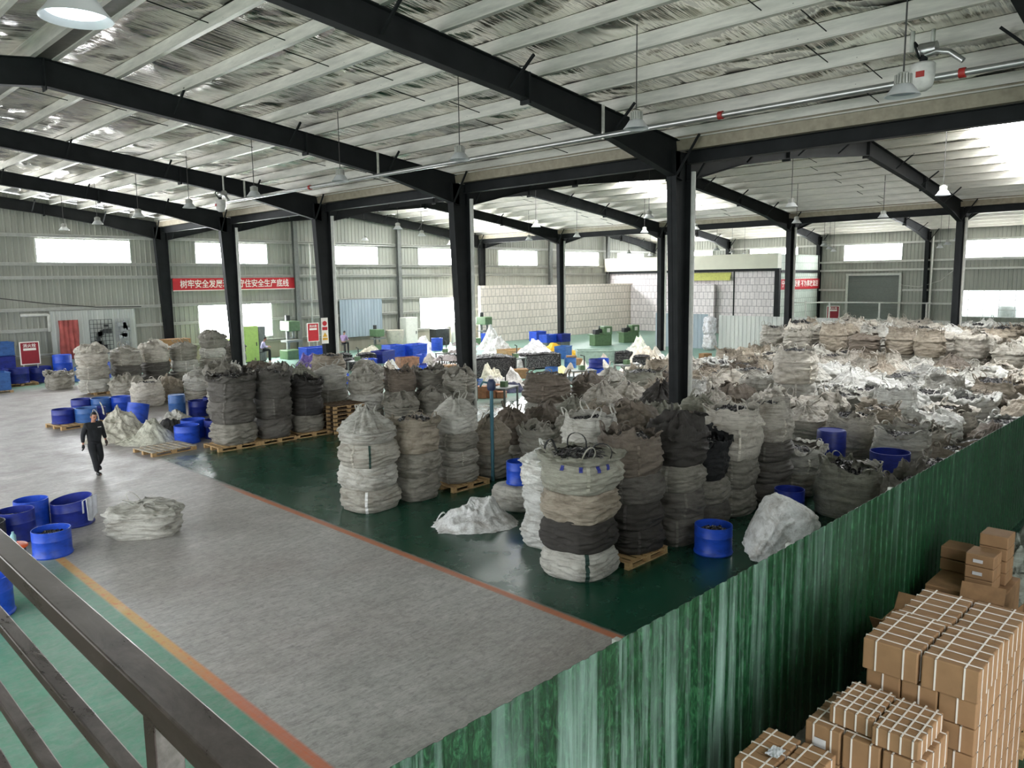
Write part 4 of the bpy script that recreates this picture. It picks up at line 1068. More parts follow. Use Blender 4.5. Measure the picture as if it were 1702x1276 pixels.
e = heap_obj('empty_bag', 11.0, 28.0, .9, .7, .4, 6.4, M_BAGX, 'white crumpled bag behind the black crumpled one', 'bag', GE, [(.2, .1, .3, .5)], (222, 220, 214), .5, crease=1.3)
crumple_obj('leaning_bag', 12.2, 6.0, .95, .78, 1.2, 1.4, 'white printed bag leaning over beside the green fence', 'bag', GE, (240, 240, 240), R(-42), 0, .085, (R(8), R(24)), .48)
BX = body_mesh(77, BW, BH, 0.1); BODY.append(BX)
e = bag(5.5, 15.95, 0, 'pale grey', 'crumpled greasy grey plastic bundle beside the white towel', None, 'heap', 1.3, .5, R(-38), True, 8, None, .55)
e['category'] = 'bundle'; e.name = 'plastic_bundle'; e.scale = (1.3, .82, .95)
# upright stack of dark pallets between the bag stacks
for k in range(7):
    pallet(14.35, 22.35 + (k % 2) * .02, f'dark old pallet, {["lowest","second up","third up","fourth up","fifth up","sixth up","topmost"][k]} of the pile between the dark stacks', 'dark pallets piled between the bag stacks', 0, M_WOODD, (1.0, .95, 1), .137 * k)
# pump pole
pp = empty('hand_pump', (13.15, 13.75, 0.0)); tag(pp, 'blue green pump pole standing up among the bags past the gap', 'pump')
mp = flat('teal paint', rgb(58, 104, 118), .5)
MB().tube([(0, 0, 0), (0, 0, 2.35)], .045, 12).obj('pole', mp, pp, True, 40)
MB().lathe([(0, 2.3), (.09, 2.3), (.11, 2.36), (.11, 2.5), (.06, 2.58), (0, 2.58)], 16).obj('pump_head', flat('navy paint', rgb(30, 44, 76), .5), pp, True, 40)
MB().tube([(0, 0, 2.48), (-.2, .1, 2.52), (-.26, .13, 2.4)], .025, 8).obj('spout', mp, pp, True)
# ------------------------------------------------------------------ cartons stacked beyond the fence
M_CARD = flat('brown cardboard', rgb(146, 112, 78), .75, 0, .1, 4); M_STRAPW = flat('white plastic strap', rgb(222, 214, 204), .45, 0, .05)
M_FILM = flat('printed label', rgb(206, 204, 204), .4, 0, .1)
def bundle(x0, x1, y0, y1, z0, z1, label, group, nx=4, sx=3, sy=2, lab=False, straps=True, skew=0.0):
    """a strapped bundle of flat cartons; nx cartons standing along X"""
    L, D, H = x1 - x0, y1 - y0, z1 - z0
    root = empty('carton_bundle', ((x0 + x1) / 2, (y0 + y1) / 2, z0), skew); tag(root, label, 'carton', group)
    w = L / nx
    mb = MB()
    for k in range(nx): mb.box(-L / 2 + k * w + .002, -L / 2 + (k + 1) * w - .002, -D / 2, D / 2, 0.002, H - .004 * (k % 2))
    o = mb.obj('cartons', M_CARD, root); bevel(o, .012, 2)
    if straps:
        t = .005; sw = .0065
        for k in range(sy):
            yy = -D / 2 + D * (k + .5) / sy
            s = MB(); 
            s.box(-L / 2 - t, L / 2 + t, yy - sw, yy + sw, H, H + t * .7); s.box(-L / 2 - t, -L / 2, yy - sw, yy + sw, 0.01, H + t * .7); s.box(L / 2, L / 2 + t, yy - sw, yy + sw, 0.01, H + t * .7)
            s.obj('strap', M_STRAPW, root)
        for k in range(sx):
            xx = -L / 2 + L * (k + .5) / sx
            s = MB()
            s.box(xx - sw, xx + sw, -D / 2 - t, D / 2 + t, H, H + t); s.box(xx - sw, xx + sw, -D / 2 - t, -D / 2, 0.01, H + t); s.box(xx - sw, xx + sw, D / 2, D / 2 + t, 0.01, H + t)
            s.obj('strap', M_STRAPW, root)
    if lab:
        MB().box(-L / 2 - .0095, -L / 2 - .0075, -D * .12, D * .22, H * .35, H * .62).obj('paper_label', M_FILM, root)
    return root
def small(x, y, z, a, label, group, nx, lab=False): pass
GC = 'strapped cartons beside the green fence'
# tall stack: tiers from the floor up
tz = [0.0, .25, .5, .75, 1.0, 1.24, 1.48]
for k in range(6):
    ys = ((1.50, 1.79), (1.80, 2.09), (2.10, 2.39)) if k % 2 else ((1.50, 1.93), (1.94, 2.39))
    for q, (ya, yb) in enumerate(ys):
        for c, (xa, xb) in enumerate(((6.93, 7.82), (7.84, 8.78))):
            bundle(xa, xb, ya, yb, tz[k], tz[k + 1] - .004, f'carton bundle, {["bottom","second","third","fourth","fifth","sixth"][k]} tier of tall pile, {["near","back"][c]} end, {["outer","middle","fence"][q] if len(ys)==3 else ["outer","fence"][q]} side', GC, 6, 4 if q == 0 else 0, 1 if len(ys) == 3 else 2, straps=True)
for q, (ya, yb) in enumerate(((1.49, 1.93), (1.96, 2.42))):
    for c, (xa, xb) in enumerate(((6.9, 7.72), (7.76, 8.62))):
        bundle(xa, xb, ya, yb, 1.482, 1.77 - .05 * c, f'film-wrapped carton bundle on top of the tall pile, {["aisle end","back end"][c]}, {["outer","fence"][q]} side', GC, 5, 5, 2)
# lower pile in front
for k in range(4):
    for q, (ya, yb) in enumerate(((1.68, 1.98), (2.0, 2.3), (2.32, 2.62))):
        bundle(6.2, 6.88, ya, yb, .3 * k, .3 * k + .296, f'netted carton bundle, {["bottom","second","third","top"][k]} tier of the lower pile, {["outer","middle","fence"][q]} column', GC, 4, 4, 2, lab=(q != 1 and k in (2, 3)))
bundle(6.3, 6.86, 2.1, 2.46, 1.2, 1.36, 'netted carton bundle lying on the lower pile beside the fence', GC, 4, 5, 4); bundle(6.22, 6.84, 1.72, 2.08, 1.2, 1.36, 'netted carton bundle lying on the outer side of the lower pile', GC, 4, 5, 4)
# front low pile
for k in range(4):
    for q, (ya, yb) in enumerate(((2.32, 2.6), (2.62, 2.92))):
        bundle(5.52, 6.14, ya, yb, .26 * k, .26 * k + .256, f'netted carton bundle, {["bottom","second","third","top"][k]} tier of the front low pile, {["outer","fence"][q]} side', GC, 3, 3, 2)
o = MB().grid(lambda i, j: (i / 10 * .16 - .08, j / 10 * .11 - .05, .012 + .016 * (1 + N3(i * .8, j * .8, 3))), 11, 11).obj('plastic_wrapping', flat('white plastic film', rgb(214, 216, 220), .3), None, True, None, (5.78, 2.68, 1.04)); tag(o, 'scrap of white plastic wrapping lying on the front low pile', 'wrapping')
# pallet with short bundles further on
pallet(9.62, 1.95, 'wooden pallet under the netted bundles beyond the tall pile', 'pallets behind the fence', 0, M_WOOD, (1.1, .9, 1))
for k in range(5):
    for q, (ya, yb) in enumerate(((1.58, 1.86), (1.88, 2.16))):
        for c, (xa, xb) in enumerate(((9.05, 9.55), (9.57, 10.1))):
            bundle(xa, xb, ya, yb, .14 + .2 * k, .14 + .2 * k + .196, f'short carton bundle, {["bottom","second","third","fourth","top"][k]} tier on the pallet, {["aisle end","back end"][c]}, {["outer","fence"][q]} side', GC, 2, 2, 1)
bundle(9.06, 9.6, 1.7, 2.15, 1.14, 1.34, 'pale wrapped carton bundle on top of the pallet pile', GC, 3, 2, 2); 
# open cartons and little boxes near the fence end
M_CARDD = flat('open carton board', rgb(142, 108, 74), .8, 0, .15)
def open_carton(x, y, lx, ly, h, rz, label):
    root = empty('open_carton', (x, y, 0), rz); tag(root, label, 'carton', 'open cartons behind the tall pile')
    mb = MB(); t = .006
    mb.box(-lx / 2, lx / 2, -ly / 2, ly / 2, 0, t)
    for a, b, c, d in ((-lx / 2, lx / 2, -ly / 2, -ly / 2 + t), (-lx / 2, lx / 2, ly / 2 - t, ly / 2), (-lx / 2, -lx / 2 + t, -ly / 2, ly / 2), (lx / 2 - t, lx / 2, -ly / 2, ly / 2)): mb.box(a, b, c, d, 0, h)
    mb.obj('box_walls', M_CARDD, root)
    for sx in (-1, 1):
        M = Matrix.Translation((sx * lx / 2, 0, h)) @ Matrix.Rotation(sx * R(38), 4, 'Y')
        MB().box(-.003, .003, -ly / 2, ly / 2, 0, .22, M).obj('flap', M_CARDD, root)
    return root
open_carton(9.35, 2.78, .7, .55, .95, 0, 'open brown carton tight against the green fence'); open_carton(10.75, 2.4, .6, .5, .8, .1, 'open brown carton below the little boxes'); open_carton(11.0, 1.8, .6, .5, .8, -.1, 'open brown carton holding white paper')
gb = 'little brown boxes near the fence end'
for n, (x, y, z, lb) in enumerate(((11.55, 2.55, .8, 'bottom of the labelled pile'), (11.55, 2.55, .97, 'middle of the labelled pile'), (11.55, 2.55, 1.14, 'top of the labelled pile'), (12.0, 2.5, .8, 'bottom of the row behind the labelled pile'), (12.0, 2.5, .97, 'second of the row behind the labelled pile'), (12.0, 2.5, 1.14, 'third of the row behind the labelled pile'), (12.0, 2.5, 1.31, 'topmost box behind the labelled pile'), (12.1, 3.0, .8, 'in the fence shade, bottom'), (12.1, 3.0, .98, 'in the fence shade, top'))):
    bundle(x - .2, x + .2, y - .17, y + .17, z, z + .166, f'little brown box, {lb}', gb, 2, 0, 0, lab=n < 3, straps=False)
crate(11.75, 2.7, 0, 1.1, .9, .795, 'plain brown carton base under the little boxes', None, M_CARDD, 0, 'large_carton', False)
heap_obj('grey_cloth_pile', 13.4, 2.4, .95, .75, .9, 4.4, M_BAG, 'grey cloth heaped beyond the little boxes', 'cloth', None, [(.1, .1, .5, .7)], (150, 156, 146), 0, 0, 1.3)

# ------------------------------------------------------------------ hanging lamps
M_LAMPA = flat('lamp aluminium', rgb(196, 196, 190), .4, .5, .05); M_LAMPW = flat('lamp reflector', rgb(214, 216, 216), .35, .2, .04); M_CORD = flat('lamp cord', rgb(60, 58, 56), .6)
M_LED_OFF = flat('lamp glass', rgb(180, 190, 206), .25, 0, .05); M_LED = glow('lit lamp glass', (.8, .9, 1, 1), 1.6)
def lamp_parts(cord):
    c = MB().tube([(0, 0, .33), (0, 0, .33 + cord)], .012, 6).mesh('cord')
    h = MB().lathe([(0, .34), (.07, .34), (.085, .32), (.1, .2), (.115, .16), (0, .16)], 24).mesh('housing', True, 40)
    fb = MB()
    for k in range(18):
        a = k / 18 * 2 * math.pi; M = Matrix.Rotation(a, 4, 'Z'); fb.box(.09, .125, -.004, .004, .17, .31, M)
    fm = fb.mesh('cooling_fins')
    s = MB().lathe([(.1, .165), (.13, .15), (.2, .05), (.245, 0), (.25, .004), (.205, .056), (.135, .158), (.1, .172)], 36).mesh('shade', True, 50)
    g = MB().lathe([(0, .045), (.19, .045), (.2, .052), (0, .058)], 28).mesh('diffuser', True, 40)
    return c, h, fm, s, g
LP = {}
def lamp(x, y, z, label, group, lit=False):
    L = max(.2, round(roof_z(x) - z - .02, 2))
    if L not in LP: LP[L] = lamp_parts(L)
    c, h, fm, s, g = LP[L]
    r = empty('high_bay_lamp', (x, y, z)); tag(r, label, 'lamp', group)
    mk('cord', c, M_CORD, r); mk('housing', h, M_LAMPA, r); mk('cooling_fins', fm, M_LAMPA, r); mk('shade', s, M_LAMPW, r)
    g2 = mk('diffuser', g if not lit else g.copy(), None, r); 
    if not g2.data.materials: g2.data.materials.append(M_LED if lit else M_LED_OFF)
    return r
for k in range(10):
    lamp(12.7, 4.28 if k == 0 else 4.0 + 5.12 * k, 7.65 if k == 0 else 7.86, f'grey high-bay lamp, {ORD[k+1]} along the silver pipe above the aisle edge', 'lamps along the silver pipe')
lamp(2.02, 6.43, 6.93, 'large high-bay lamp close under the ridge over the aisle', None, True)
for k in range(2): lamp(1.5, 20 + 10 * k, 7.5, f'high-bay lamp over the aisle behind the ridge, {["closer","further"][k]} one', 'lamps over the aisle')
for r_, (x, ys, nm) in enumerate(((30.3, (8.7, 14.2, 21.0, 28.1, 37.6, 43.6), 'middle of the middle bay'), (39.5, (13.9, 18.2, 24.2, 27.7, 33.0, 37.3, 45.6), 'far side of the middle bay'), (25.4, (33.5, 40.5), 'near side of the middle bay'))):
    for k, y in enumerate(ys): lamp(x, y, 7.75, f'white high-bay lamp, {ORD[k+1]} from the camera along the {nm}', 'lamps of the middle bay', lit=(r_ == 0 and k == 0))
for r_, x in enumerate((52.0, 58.4, 64.8)):
    for k in range(4): lamp(x, 14.0 + 8.0 * k + r_ * 2.3, 7.0, f'small far high-bay lamp, {ORD[k+1]} in the {ORD[r_+1]} row of the far bay', 'lamps of the far bay', lit=(r_ == 0 and k == 0))

# ------------------------------------------------------------------ silver pipe under the rafters, extinguishing unit
pr = empty('sprinkler_pipe', (15.3, 0, 8.42)); tag(pr, 'long silver pipe running under the rafters above the first columns', 'pipe')
MB().tube([(0, 0, 0), (0, 33, 0)], .062, 14).obj('pipe_run', M_SILVER, pr, True, 40)
M_RED = flat('red clamp paint', rgb(168, 46, 40), .5)
for y in (4.2, 8.8, 25.3): MB().tube([(0, y - .05, 0), (0, y + .05, 0)], .085, 14).obj('clamp', M_RED, pr, True, 40)
for y in (2.94, 12.11, 21.28, 30.45):
    MB().box(-.03, .03, y - .18, y - .13, -.08, .72).obj('bracket', M_GALV, pr)
for n, (y, zz) in enumerate(((4.82, 8.56), (30.4, 8.2))):
    u = empty('water_cannon', (15.25 if n == 0 else 14.3, y, zz)); tag(u, 'white and grey fire water cannon hanging from the pipe, ' + ('beside the large lamp' if n == 0 else 'by the fourth column'), 'fire equipment', 'water cannons')
    top = roof_z(15.2) - zz + .1
    MB().lathe([(0, -.34), (.08, -.34), (.16, -.28), (.2, -.16), (.2, .1), (.17, .13), (0, .13)], 28).obj('body', flat('white enamel', rgb(216, 214, 208), .4) if n == 0 else bpy.data.materials['white enamel'], u, True, 40)
    MB().box(-.206, -.2, -.09, .05, -.14, -.04).obj('red_marking', M_RED, u)
    MB().lathe([(0, .13), (.06, .13), (.07, .2), (.05, .26), (0, .26)], 16).obj('coupling', M_BLACK, u, True, 40)
    MB().tube([(.1, -.18, .36), (.1, .1, .36)], .13, 18).obj('motor', M_SILVER, u, True, 40)
    MB().tube([(0, 0, .25), (.02, -.2, .3), (.04, -.4, .25), (.05, -.62, .06)], .05, 10).obj('elbow_pipe', M_SILVER, u, True, 40)
    MB().tube([(.12, -.1, .4), (.12, -.1, top)], .035, 10).obj('feed_pipe', M_PIPE, u, True); MB().tube([(.0, .2, .35), (.0, .2, top)], .04, 10).obj('conduit', M_PIPE, u, True)
    MB().tube([(-.05, .05, .2), (-.15, .1, .4), (-.02, .15, .5), (.05, .1, .42)], .02, 8).obj('cable', M_BLACK, u, True)

# ------------------------------------------------------------------ writing
def text_mesh(s, size, name='lettering', extrude=.004):
    cu = bpy.data.curves.new(name, 'FONT'); cu.body = s; cu.size = size; cu.align_x = 'CENTER'; cu.align_y = 'CENTER'; cu.extrude = extrude; cu.resolution_u = 2
    cu.offset = size * .012
    o = bpy.data.objects.new(name, cu); COL.objects.link(o); bpy.context.view_layer.update()
    me = bpy.data.meshes.new_from_object(o.evaluated_get(bpy.context.evaluated_depsgraph_get()))
    bpy.data.objects.remove(o); bpy.data.curves.remove(cu); me.name = name; return me
M_RSIGN = flat('red sign board', rgb(196, 34, 44), .55, 0, .06); M_RDARK = flat('dark red sign board', rgb(146, 30, 44), .55, 0, .06); M_WTXT = flat('white lettering', rgb(244, 238, 230), .6, 0, .02)
bn = empty('slogan_banner', (23.6, YW - .3, 5.0)); tag(bn, 'long red slogan banner with white characters on the end wall', 'banner')
MB().box(-4.15, 4.15, -.02, .02, -.4, .38).obj('banner_cloth', M_RSIGN, bn); 
t = mk('lettering', text_mesh('树牢安全发展理念 守住安全生产底线', .43), M_WTXT, bn, (0, -.028, -.01)); t.rotation_euler = (R(90), 0, 0)
_w = max(v.co.x for v in t.data.vertices) - min(v.co.x for v in t.data.vertices); t.scale = (7.4 / _w, 1.25, 1)
MB().box(-4.15, 4.15, -.03, -.021, -.4, -.35).obj('lower_hem', M_WTXT, bn)
def notice(x, y, z, w, h, rz, label, txt, mat, hold=True):
    r = empty('fire_notice', (x, y, z), rz); tag(r, label, 'sign', 'red fire point notices')
    MB().box(-w / 2, w / 2, -.015, .015, 0, h).obj('border', M_WTXT, r); MB().box(-w / 2 + .05, w / 2 - .05, -.02, -.014, .05, h - .05).obj('panel', mat, r)
    MB().box(-w * .32, w * .32, -.024, -.019, h * .62, h * .72).obj('white_strip', M_WTXT, r)
    t = mk('lettering', text_mesh(txt, w * .22), M_WTXT, r, (0, -.026, h * .82)); t.rotation_euler = (R(90), 0, 0)
    for s in (-1, 1): MB().box(s * w * .35 - .02, s * w * .35 + .02, .016, .05, -z, h * .8).obj('leg', M_GIRT, r)
    return r
notice(10.95, 46.3, .95, .92, 1.2, 0, 'dark red fire notice on legs beside the blue crate stack', '消火栓', M_RDARK)
notice(28.5, 47.6, .95, .92, 1.3, 0, 'bright red fire notice between the wind post and third column', '消火栓', M_RSIGN)
notice(62.0, 25.3, 1.55, .95, 1.1, R(-70), 'small red fire notice by the roller door railing', '消火栓', M_RDARK)
st = empty('safety_notice', (18.72, 30.28, 2.3)); tag(st, 'white safety poster with red and yellow pictograms on the third column', 'sign')
MB().box(-.17, .17, -.01, 0, 0, 1.15).obj('board', M_WTXT, st); MB().tube([(0, -.014, .9), (0, -.02, .9)], .11, 20).obj('red_disc', M_RSIGN, st); MB().box(-.13, .13, -.016, -.01, .6, .74).obj('red_caption', M_RSIGN, st)
MB().prism([(-.12, .3), (.12, .3), (0, .5)], 1, -.018, -.01).obj('yellow_triangle', flat('yellow print', rgb(232, 178, 60), .6), st); MB().box(-.13, .13, -.016, -.01, .16, .26).obj('yellow_caption', bpy.data.materials['yellow print'], st)
# ------------------------------------------------------------------ block rooms at the back
M_BLK = block_mat('pale block wall', rgb(252, 240, 230), rgb(240, 228, 216), rgb(186, 174, 164))
M_BLK2 = block_mat('pinkish block wall', rgb(240, 232, 232), rgb(224, 216, 216), rgb(172, 164, 166), .95)
M_CREAM = flat('cream panel', rgb(214, 212, 194), .6, 0, .04, 1)
o = MB().box(42.4, 47.2, 45.4, 45.7, 0, 4.6).obj('block_wall', M_BLK); tag(o, 'pale block partition wall left of the far dark column', 'partition wall', None, 'thing')
o = MB().box(47.22, 62.9, 45.4, 45.7, 0, 4.55).obj('block_wall', M_BLK); tag(o, 'long pale block partition wall right of the far dark column', 'partition wall', None, 'thing')
o = MB().box(62.4, 62.7, 36.2, 45.3, 0, 4.42).obj('block_wall', M_BLK2); tag(o, 'grey shaded block wall turning the corner behind the first column', 'partition wall', None, 'thing')
rm = empty('block_room', (63, 30.4, 0)); tag(rm, 'tall block room with a cream fascia box in the far corner', 'room', None, 'thing')
MB().box(0, .25, 0, 18.2, 0, 5.5).obj('front_wall', M_BLK2, rm)
MB().box(0.25, 8.0, 0, .25, 0, 6.9).obj('end_wall', block_mat('greenish block wall', rgb(206, 214, 202), rgb(190, 200, 188), rgb(156, 166, 154), .9), rm)
MB().box(-.5, .2, -.1, 18.2, 5.72, 7.0).obj('fascia', M_CREAM, rm)
MB().box(-.3, .1, -.15, 18.2, 5.5, 5.72).obj('beam', M_BLACK, rm); MB().box(.1, 7.8, -.16, -.02, 5.35, 5.55).obj('beam', M_BLACK, rm)
MB().box(-.2, .15, -.12, .3, 0, 5.5).obj('post', M_BLACK, rm); MB().box(-.06, .02, 4.1, 4.2, 0, 5.5).obj('post', M_BLACK, rm)
MB().prism([(-.35, 4.75), (-.1, 5.45), (-.05, 5.45), (-.3, 4.75)], 1, 4.4, 9.8).obj('awning', flat('yellow green cladding', rgb(186, 188, 96), .6), rm)
b2 = empty('slogan_banner', (67.1, 30.36, 4.35)); tag(b2, 'red slogan banner on the block room beside the second-row column', 'banner')
MB().box(-4.0, 3.9, -.02, .02, -.45, .45).obj('banner_cloth', M_RSIGN, b2)
t = mk('lettering', text_mesh('宁为安全受累 不为事故流泪', .5), M_WTXT, b2, (-.05, -.028, 0)); t.rotation_euler = (R(90), 0, 0)
_w = max(v.co.x for v in t.data.vertices) - min(v.co.x for v in t.data.vertices); t.scale = (7.2 / _w, 1.2, 1)
# roller door, railing
rd = empty('roller_door', (X3 - .12, 25.6, 0)); tag(rd, 'grey roller shutter door in the far side wall', 'door', None, 'thing')
mb = MB()
for k in range(50):
    z = k * .1; mb.prism([(-.02, z), (-.05, z + .02), (-.05, z + .08), (-.02, z + .1)], 1, -2.15, 2.15)
mb.obj('shutter', flat('grey shutter paint', rgb(122, 126, 122), .5, 0, .05), rd)
for s in (-1, 1): MB().box(-.16, 0, s * 2.25 - .1, s * 2.25 + .1, 0, 5.1).obj('guide', M_GIRT, rd)
MB().box(-.22, 0, -2.35, 2.35, 5.0, 5.2).obj('head_beam', M_GIRT, rd)
hr = empty('handrail', (61.5, 0, 0)); tag(hr, 'white tube handrail behind the pale sheet fence', 'railing')
MB().tube([(0, 18, 2.95), (0, 25.5, 2.95), (2.5, 28.5, 2.8), (3.0, 30.0, 2.8)], .05, 8).obj('top_tube', M_PIPE, hr, True)
for x, y in ((0, 18.3), (0, 21.6), (0, 25.4), (2.4, 28.4)): MB().tube([(x, y, 0), (x, y, 2.94)], .06, 8).obj('post', M_PIPE, hr, True)
o = MB().tube([(X3 - .3, 19.2, 5.4), (X3 - .3, 20.2, 4.5), (X3 - .3, 21.8, 4.0), (X3 - .3, 23.4, 4.2)], .03, 6).obj('cable', M_PIPE, None, True); tag(o, 'white cable sagging beside the roller door', 'cable')
for x, y, z0, z1, lb in ((12.5, YW - .3, .9, 7.6, 'white drop pipe at the edge of the end wall'), (28.7, YW - .55, .3, 7.6, 'white drop pipe beside the wind post')):
    pass
o = MB().tube([(10.0, YW - .3, 7.75), (10.0, YW - .3, 7.7), (10.0, YW - .3, 1.9)], .07, 8).obj('drop_pipe', M_PIPE, None, True); tag(o, 'white drop pipe on the end wall above the blue crates', 'pipe', 'drop pipes')
o = MB().tube([(28.85, YW - .5, 7.7), (28.9, YW - .5, 7.6), (28.9, YW - .5, .3)], .06, 8).obj('drop_pipe', M_PIPE, None, True); tag(o, 'white drop pipe right of the banner and wind post', 'pipe', 'drop pipes')
o = MB().tube([(11.2, YW - .28, 3.45), (12.5, YW - .28, 3.45), (12.55, YW - .28, 3.4), (12.55, YW - .28, 2.5)], .09, 8).obj('drop_pipe', M_PIPE, None, True); tag(o, 'white bent pipe beside the red cloth', 'pipe', 'drop pipes')
o = MB().tube([(9.0, YW - .3, 4.6), (12.5, YW - .3, 4.05), (15.0, YW - .3, 3.78), (17.5, YW - .3, 3.72)], .025, 6).obj('cable', M_CORD, None, True); tag(o, 'dark cable sagging above the pale sheet panel on the end wall', 'cable')
# sheet covers and hangings on the end wall
def cover(x0, x1, z0, z1, mat, label, name='sheet_cover', d=.3):
    o = corr(x1 - x0, z1 - z0, .28, .03).obj(name, mat, None, False, None, (x0, YW - d, z0)); so = o.modifiers.new('gauge', 'SOLIDIFY'); so.thickness = .01
    return tag(o, label, 'panel', 'sheet panels on the end wall')
cover(12.6, 17.1, 0, 3.62, M_SHEET, 'pale sheet panel hung with a red cloth and racks'); cover(31.3, 35.0, 1.0, 3.75, M_SHEETB, 'blue grey sheet panel between the third column and wind post')
o = MB().grid(lambda i, j: (12.95 + i / 24 * 1.0 + .05 * N3(i * .3, j * .1, 2), YW - .42 + .05 * math.sin(i * 1.1) + .03 * N3(i * .5, j * .2, 5), .9 + j / 20 * 2.2), 25, 21).obj('hanging_cloth', flat('faded red cloth', rgb(178, 92, 86), .85, 0, .25, 2), None, True); so = o.modifiers.new('thick', 'SOLIDIFY'); so.thickness = .03; tag(o, 'faded red cloth hanging on the pale sheet panel', 'cloth')
for x0, x1, m, lb in ((14.55, 15.75, flat('black rack stuff', rgb(60, 62, 62), .7, 0, .5, 3), 'dark tool rack on the pale sheet panel beside the red cloth'), (15.95, 16.75, flat('silver grid rack', rgb(170, 172, 174), .5, .2, .2, 3), 'silver wire rack on the pale sheet panel')):
    rk = empty('tool_rack', (x0, YW - .4, 1.1)); tag(rk, lb, 'rack', 'racks on the end wall')
    mb = MB()
    for k in range(7): u = k / 6 * (x1 - x0); mb.box(u - .012, u + .012, -.02, 0, 0, 1.95)
    for k in range(9): z = k / 8 * 1.95; mb.box(0, x1 - x0, -.024, -.004, z - .012, z + .012)
    mb.obj('grid', m, rk)
    for k in range(14): 
        u, z = frnd.uniform(.05, x1 - x0 - .25), frnd.uniform(.05, 1.6); MB().box(u, u + frnd.uniform(.12, .3), -.12, -.03, z, z + frnd.uniform(.12, .34)).obj('hung_tool', m, rk)
crate(18.9, 47.6, 0, 1.7, 1.0, 1.75, 'brown carton stack block beside the pale sheet panel', None, flat('brown carton', rgb(150, 112, 74), .8), 0, 'large_carton', False)

# ------------------------------------------------------------------ shopfloor machines and containers
M_MGR = flat('machine green', rgb(92, 120, 84), .45, 0, .12); M_MLG = flat('lime green enamel', rgb(176, 206, 110), .45, 0, .06); M_MGY = flat('machine grey', rgb(118, 122, 118), .5, 0, .1); M_MWH = flat('machine white', rgb(214, 214, 204), .5, 0, .05); M_MDK = flat('machine dark', rgb(52, 54, 54), .5, 0, .2)
GMch = 'green machines by the block wall'
def lathe_machine(x, y, label, s=1.0):
    r = empty('machine_tool', (x, y, 0), R(-20)); r.scale = (s, s, s); tag(r, label, 'machine', GMch)
    bevel(MB().box(-.75, .75, -.4, .4, 0, .8).obj('base', M_MGR, r), .03); bevel(MB().box(.05, .8, -.42, .42, .8, 1.45).obj('headstock', M_MGR, r), .06)
    bevel(MB().box(-.85, .2, -.5, .5, .78, .86).obj('tray', M_MGR, r), .01); MB().tube([(-.2, 0, 1.1), (.05, 0, 1.1)], .16, 20).obj('chuck', M_MDK, r, True, 40)
    bevel(MB().box(-.6, -.2, -.2, .2, .86, 1.2).obj('tailstock', M_MDK, r), .03); MB().tube([(-.3, -.3, 1.2), (-.3, -.3, 1.5)], .05, 10).obj('lever', M_MDK, r, True); MB().box(.3, .55, -.47, -.41, 1.0, 1.3).obj('control_panel', M_MWH, r)
lathe_machine(46.6, 36.6, 'green machine with a pale control panel by the block wall'); lathe_machine(50.2, 36.6, 'second green machine closer to the first dark column', .95)
def drill_press(x, y, label, mat, s=1.0, h=2.6):
    r = empty('drill_press', (x, y, 0)); r.scale = (s, s, s); tag(r, label, 'machine', 'press machines')
    bevel(MB().box(-.45, .45, -.4, .5, 0, .5).obj('base', mat, r), .03); MB().box(-.5, .5, -.45, .2, .95, 1.05).obj('table', M_MGY, r)
    MB().tube([(0, .3, .5), (0, .3, h)], .1, 14).obj('pillar', M_MGY, r, True, 40); bevel(MB().box(-.35, .35, -.5, .5, h - .55, h).obj('head', mat, r), .05)
    MB().tube([(0, -.3, h - .55), (0, -.3, h - .95)], .07, 12).obj('spindle', M_MGY, r, True); 
    for q in range(3): MB().tube([(.36, -.2, h - .3), (.42 + .0 * q, -.2 + .22 * math.cos(q * 2.1), h - .3 + .22 * math.sin(q * 2.1))], .014, 6).obj('handle', M_MDK, r, True)
    MB().tube([(0, .25, h), (0, .25, h + .3)], .14, 14).obj('motor', M_MDK, r, True, 40)
drill_press(26.2, 46.6, 'green pillar press left of the bright red notice', M_MGR, 1.2, 2.1); drill_press(41.6, 44.2, 'dark green press at the corner of the block wall', M_MGR, 1.1, 2.0)
drill_press(33.0, 46.4, 'small green press beside the pale hopper', M_MGR, .95, 1.7)
def cabinet(x, y, lx, ly, h, label, mat, mat2=None, rz=0.0):
    r = empty('machine_cabinet', (x, y, 0), rz); tag(r, label, 'cabinet', 'machine cabinets')
    bevel(MB().box(-lx / 2, lx / 2, -ly / 2, ly / 2, .05, h).obj('housing', mat, r), .03); MB().box(-lx / 2 + .05, lx / 2 - .05, -ly / 2 + .05, ly / 2 - .05, 0, .05).obj('plinth', M_MDK, r)
    bevel(MB().box(-lx / 2 + .08, lx / 2 - .08, -ly / 2 - .02, -ly / 2 + .01, .25, h - .3).obj('door', mat2 or mat, r), .008); MB().box(lx / 2 - .2, lx / 2 - .16, -ly / 2 - .06, -ly / 2 - .02, h * .45, h * .55).obj('handle', M_MDK, r)
cabinet(23.4, 47.0, 1.0, .9, 2.32, 'lime green machine cabinet in front of the bright shopfloor window', M_MLG); cabinet(24.2, 47.1, .5, .9, 2.26, 'grey side cabinet beside the lime green one', M_MGY)
cabinet(36.6, 47.3, 1.1, .8, 2.3, 'white cabinet beside the far shopfloor window', M_MWH); cabinet(39.4, 47.0, 1.4, .8, 1.3, 'dark grey cabinet under the far shopfloor window', M_MDK)
o = MB().lathe([(0, 0), (.5, 0), (.52, .1), (.52, 1.5), (.4, 1.72), (.15, 1.8), (0, 1.8)], 24).obj('water_tank', M_MWH, None, True, 40, (40.6, 46.2, 0)); tag(o, 'white rounded tank beside the second dark column', 'tank')
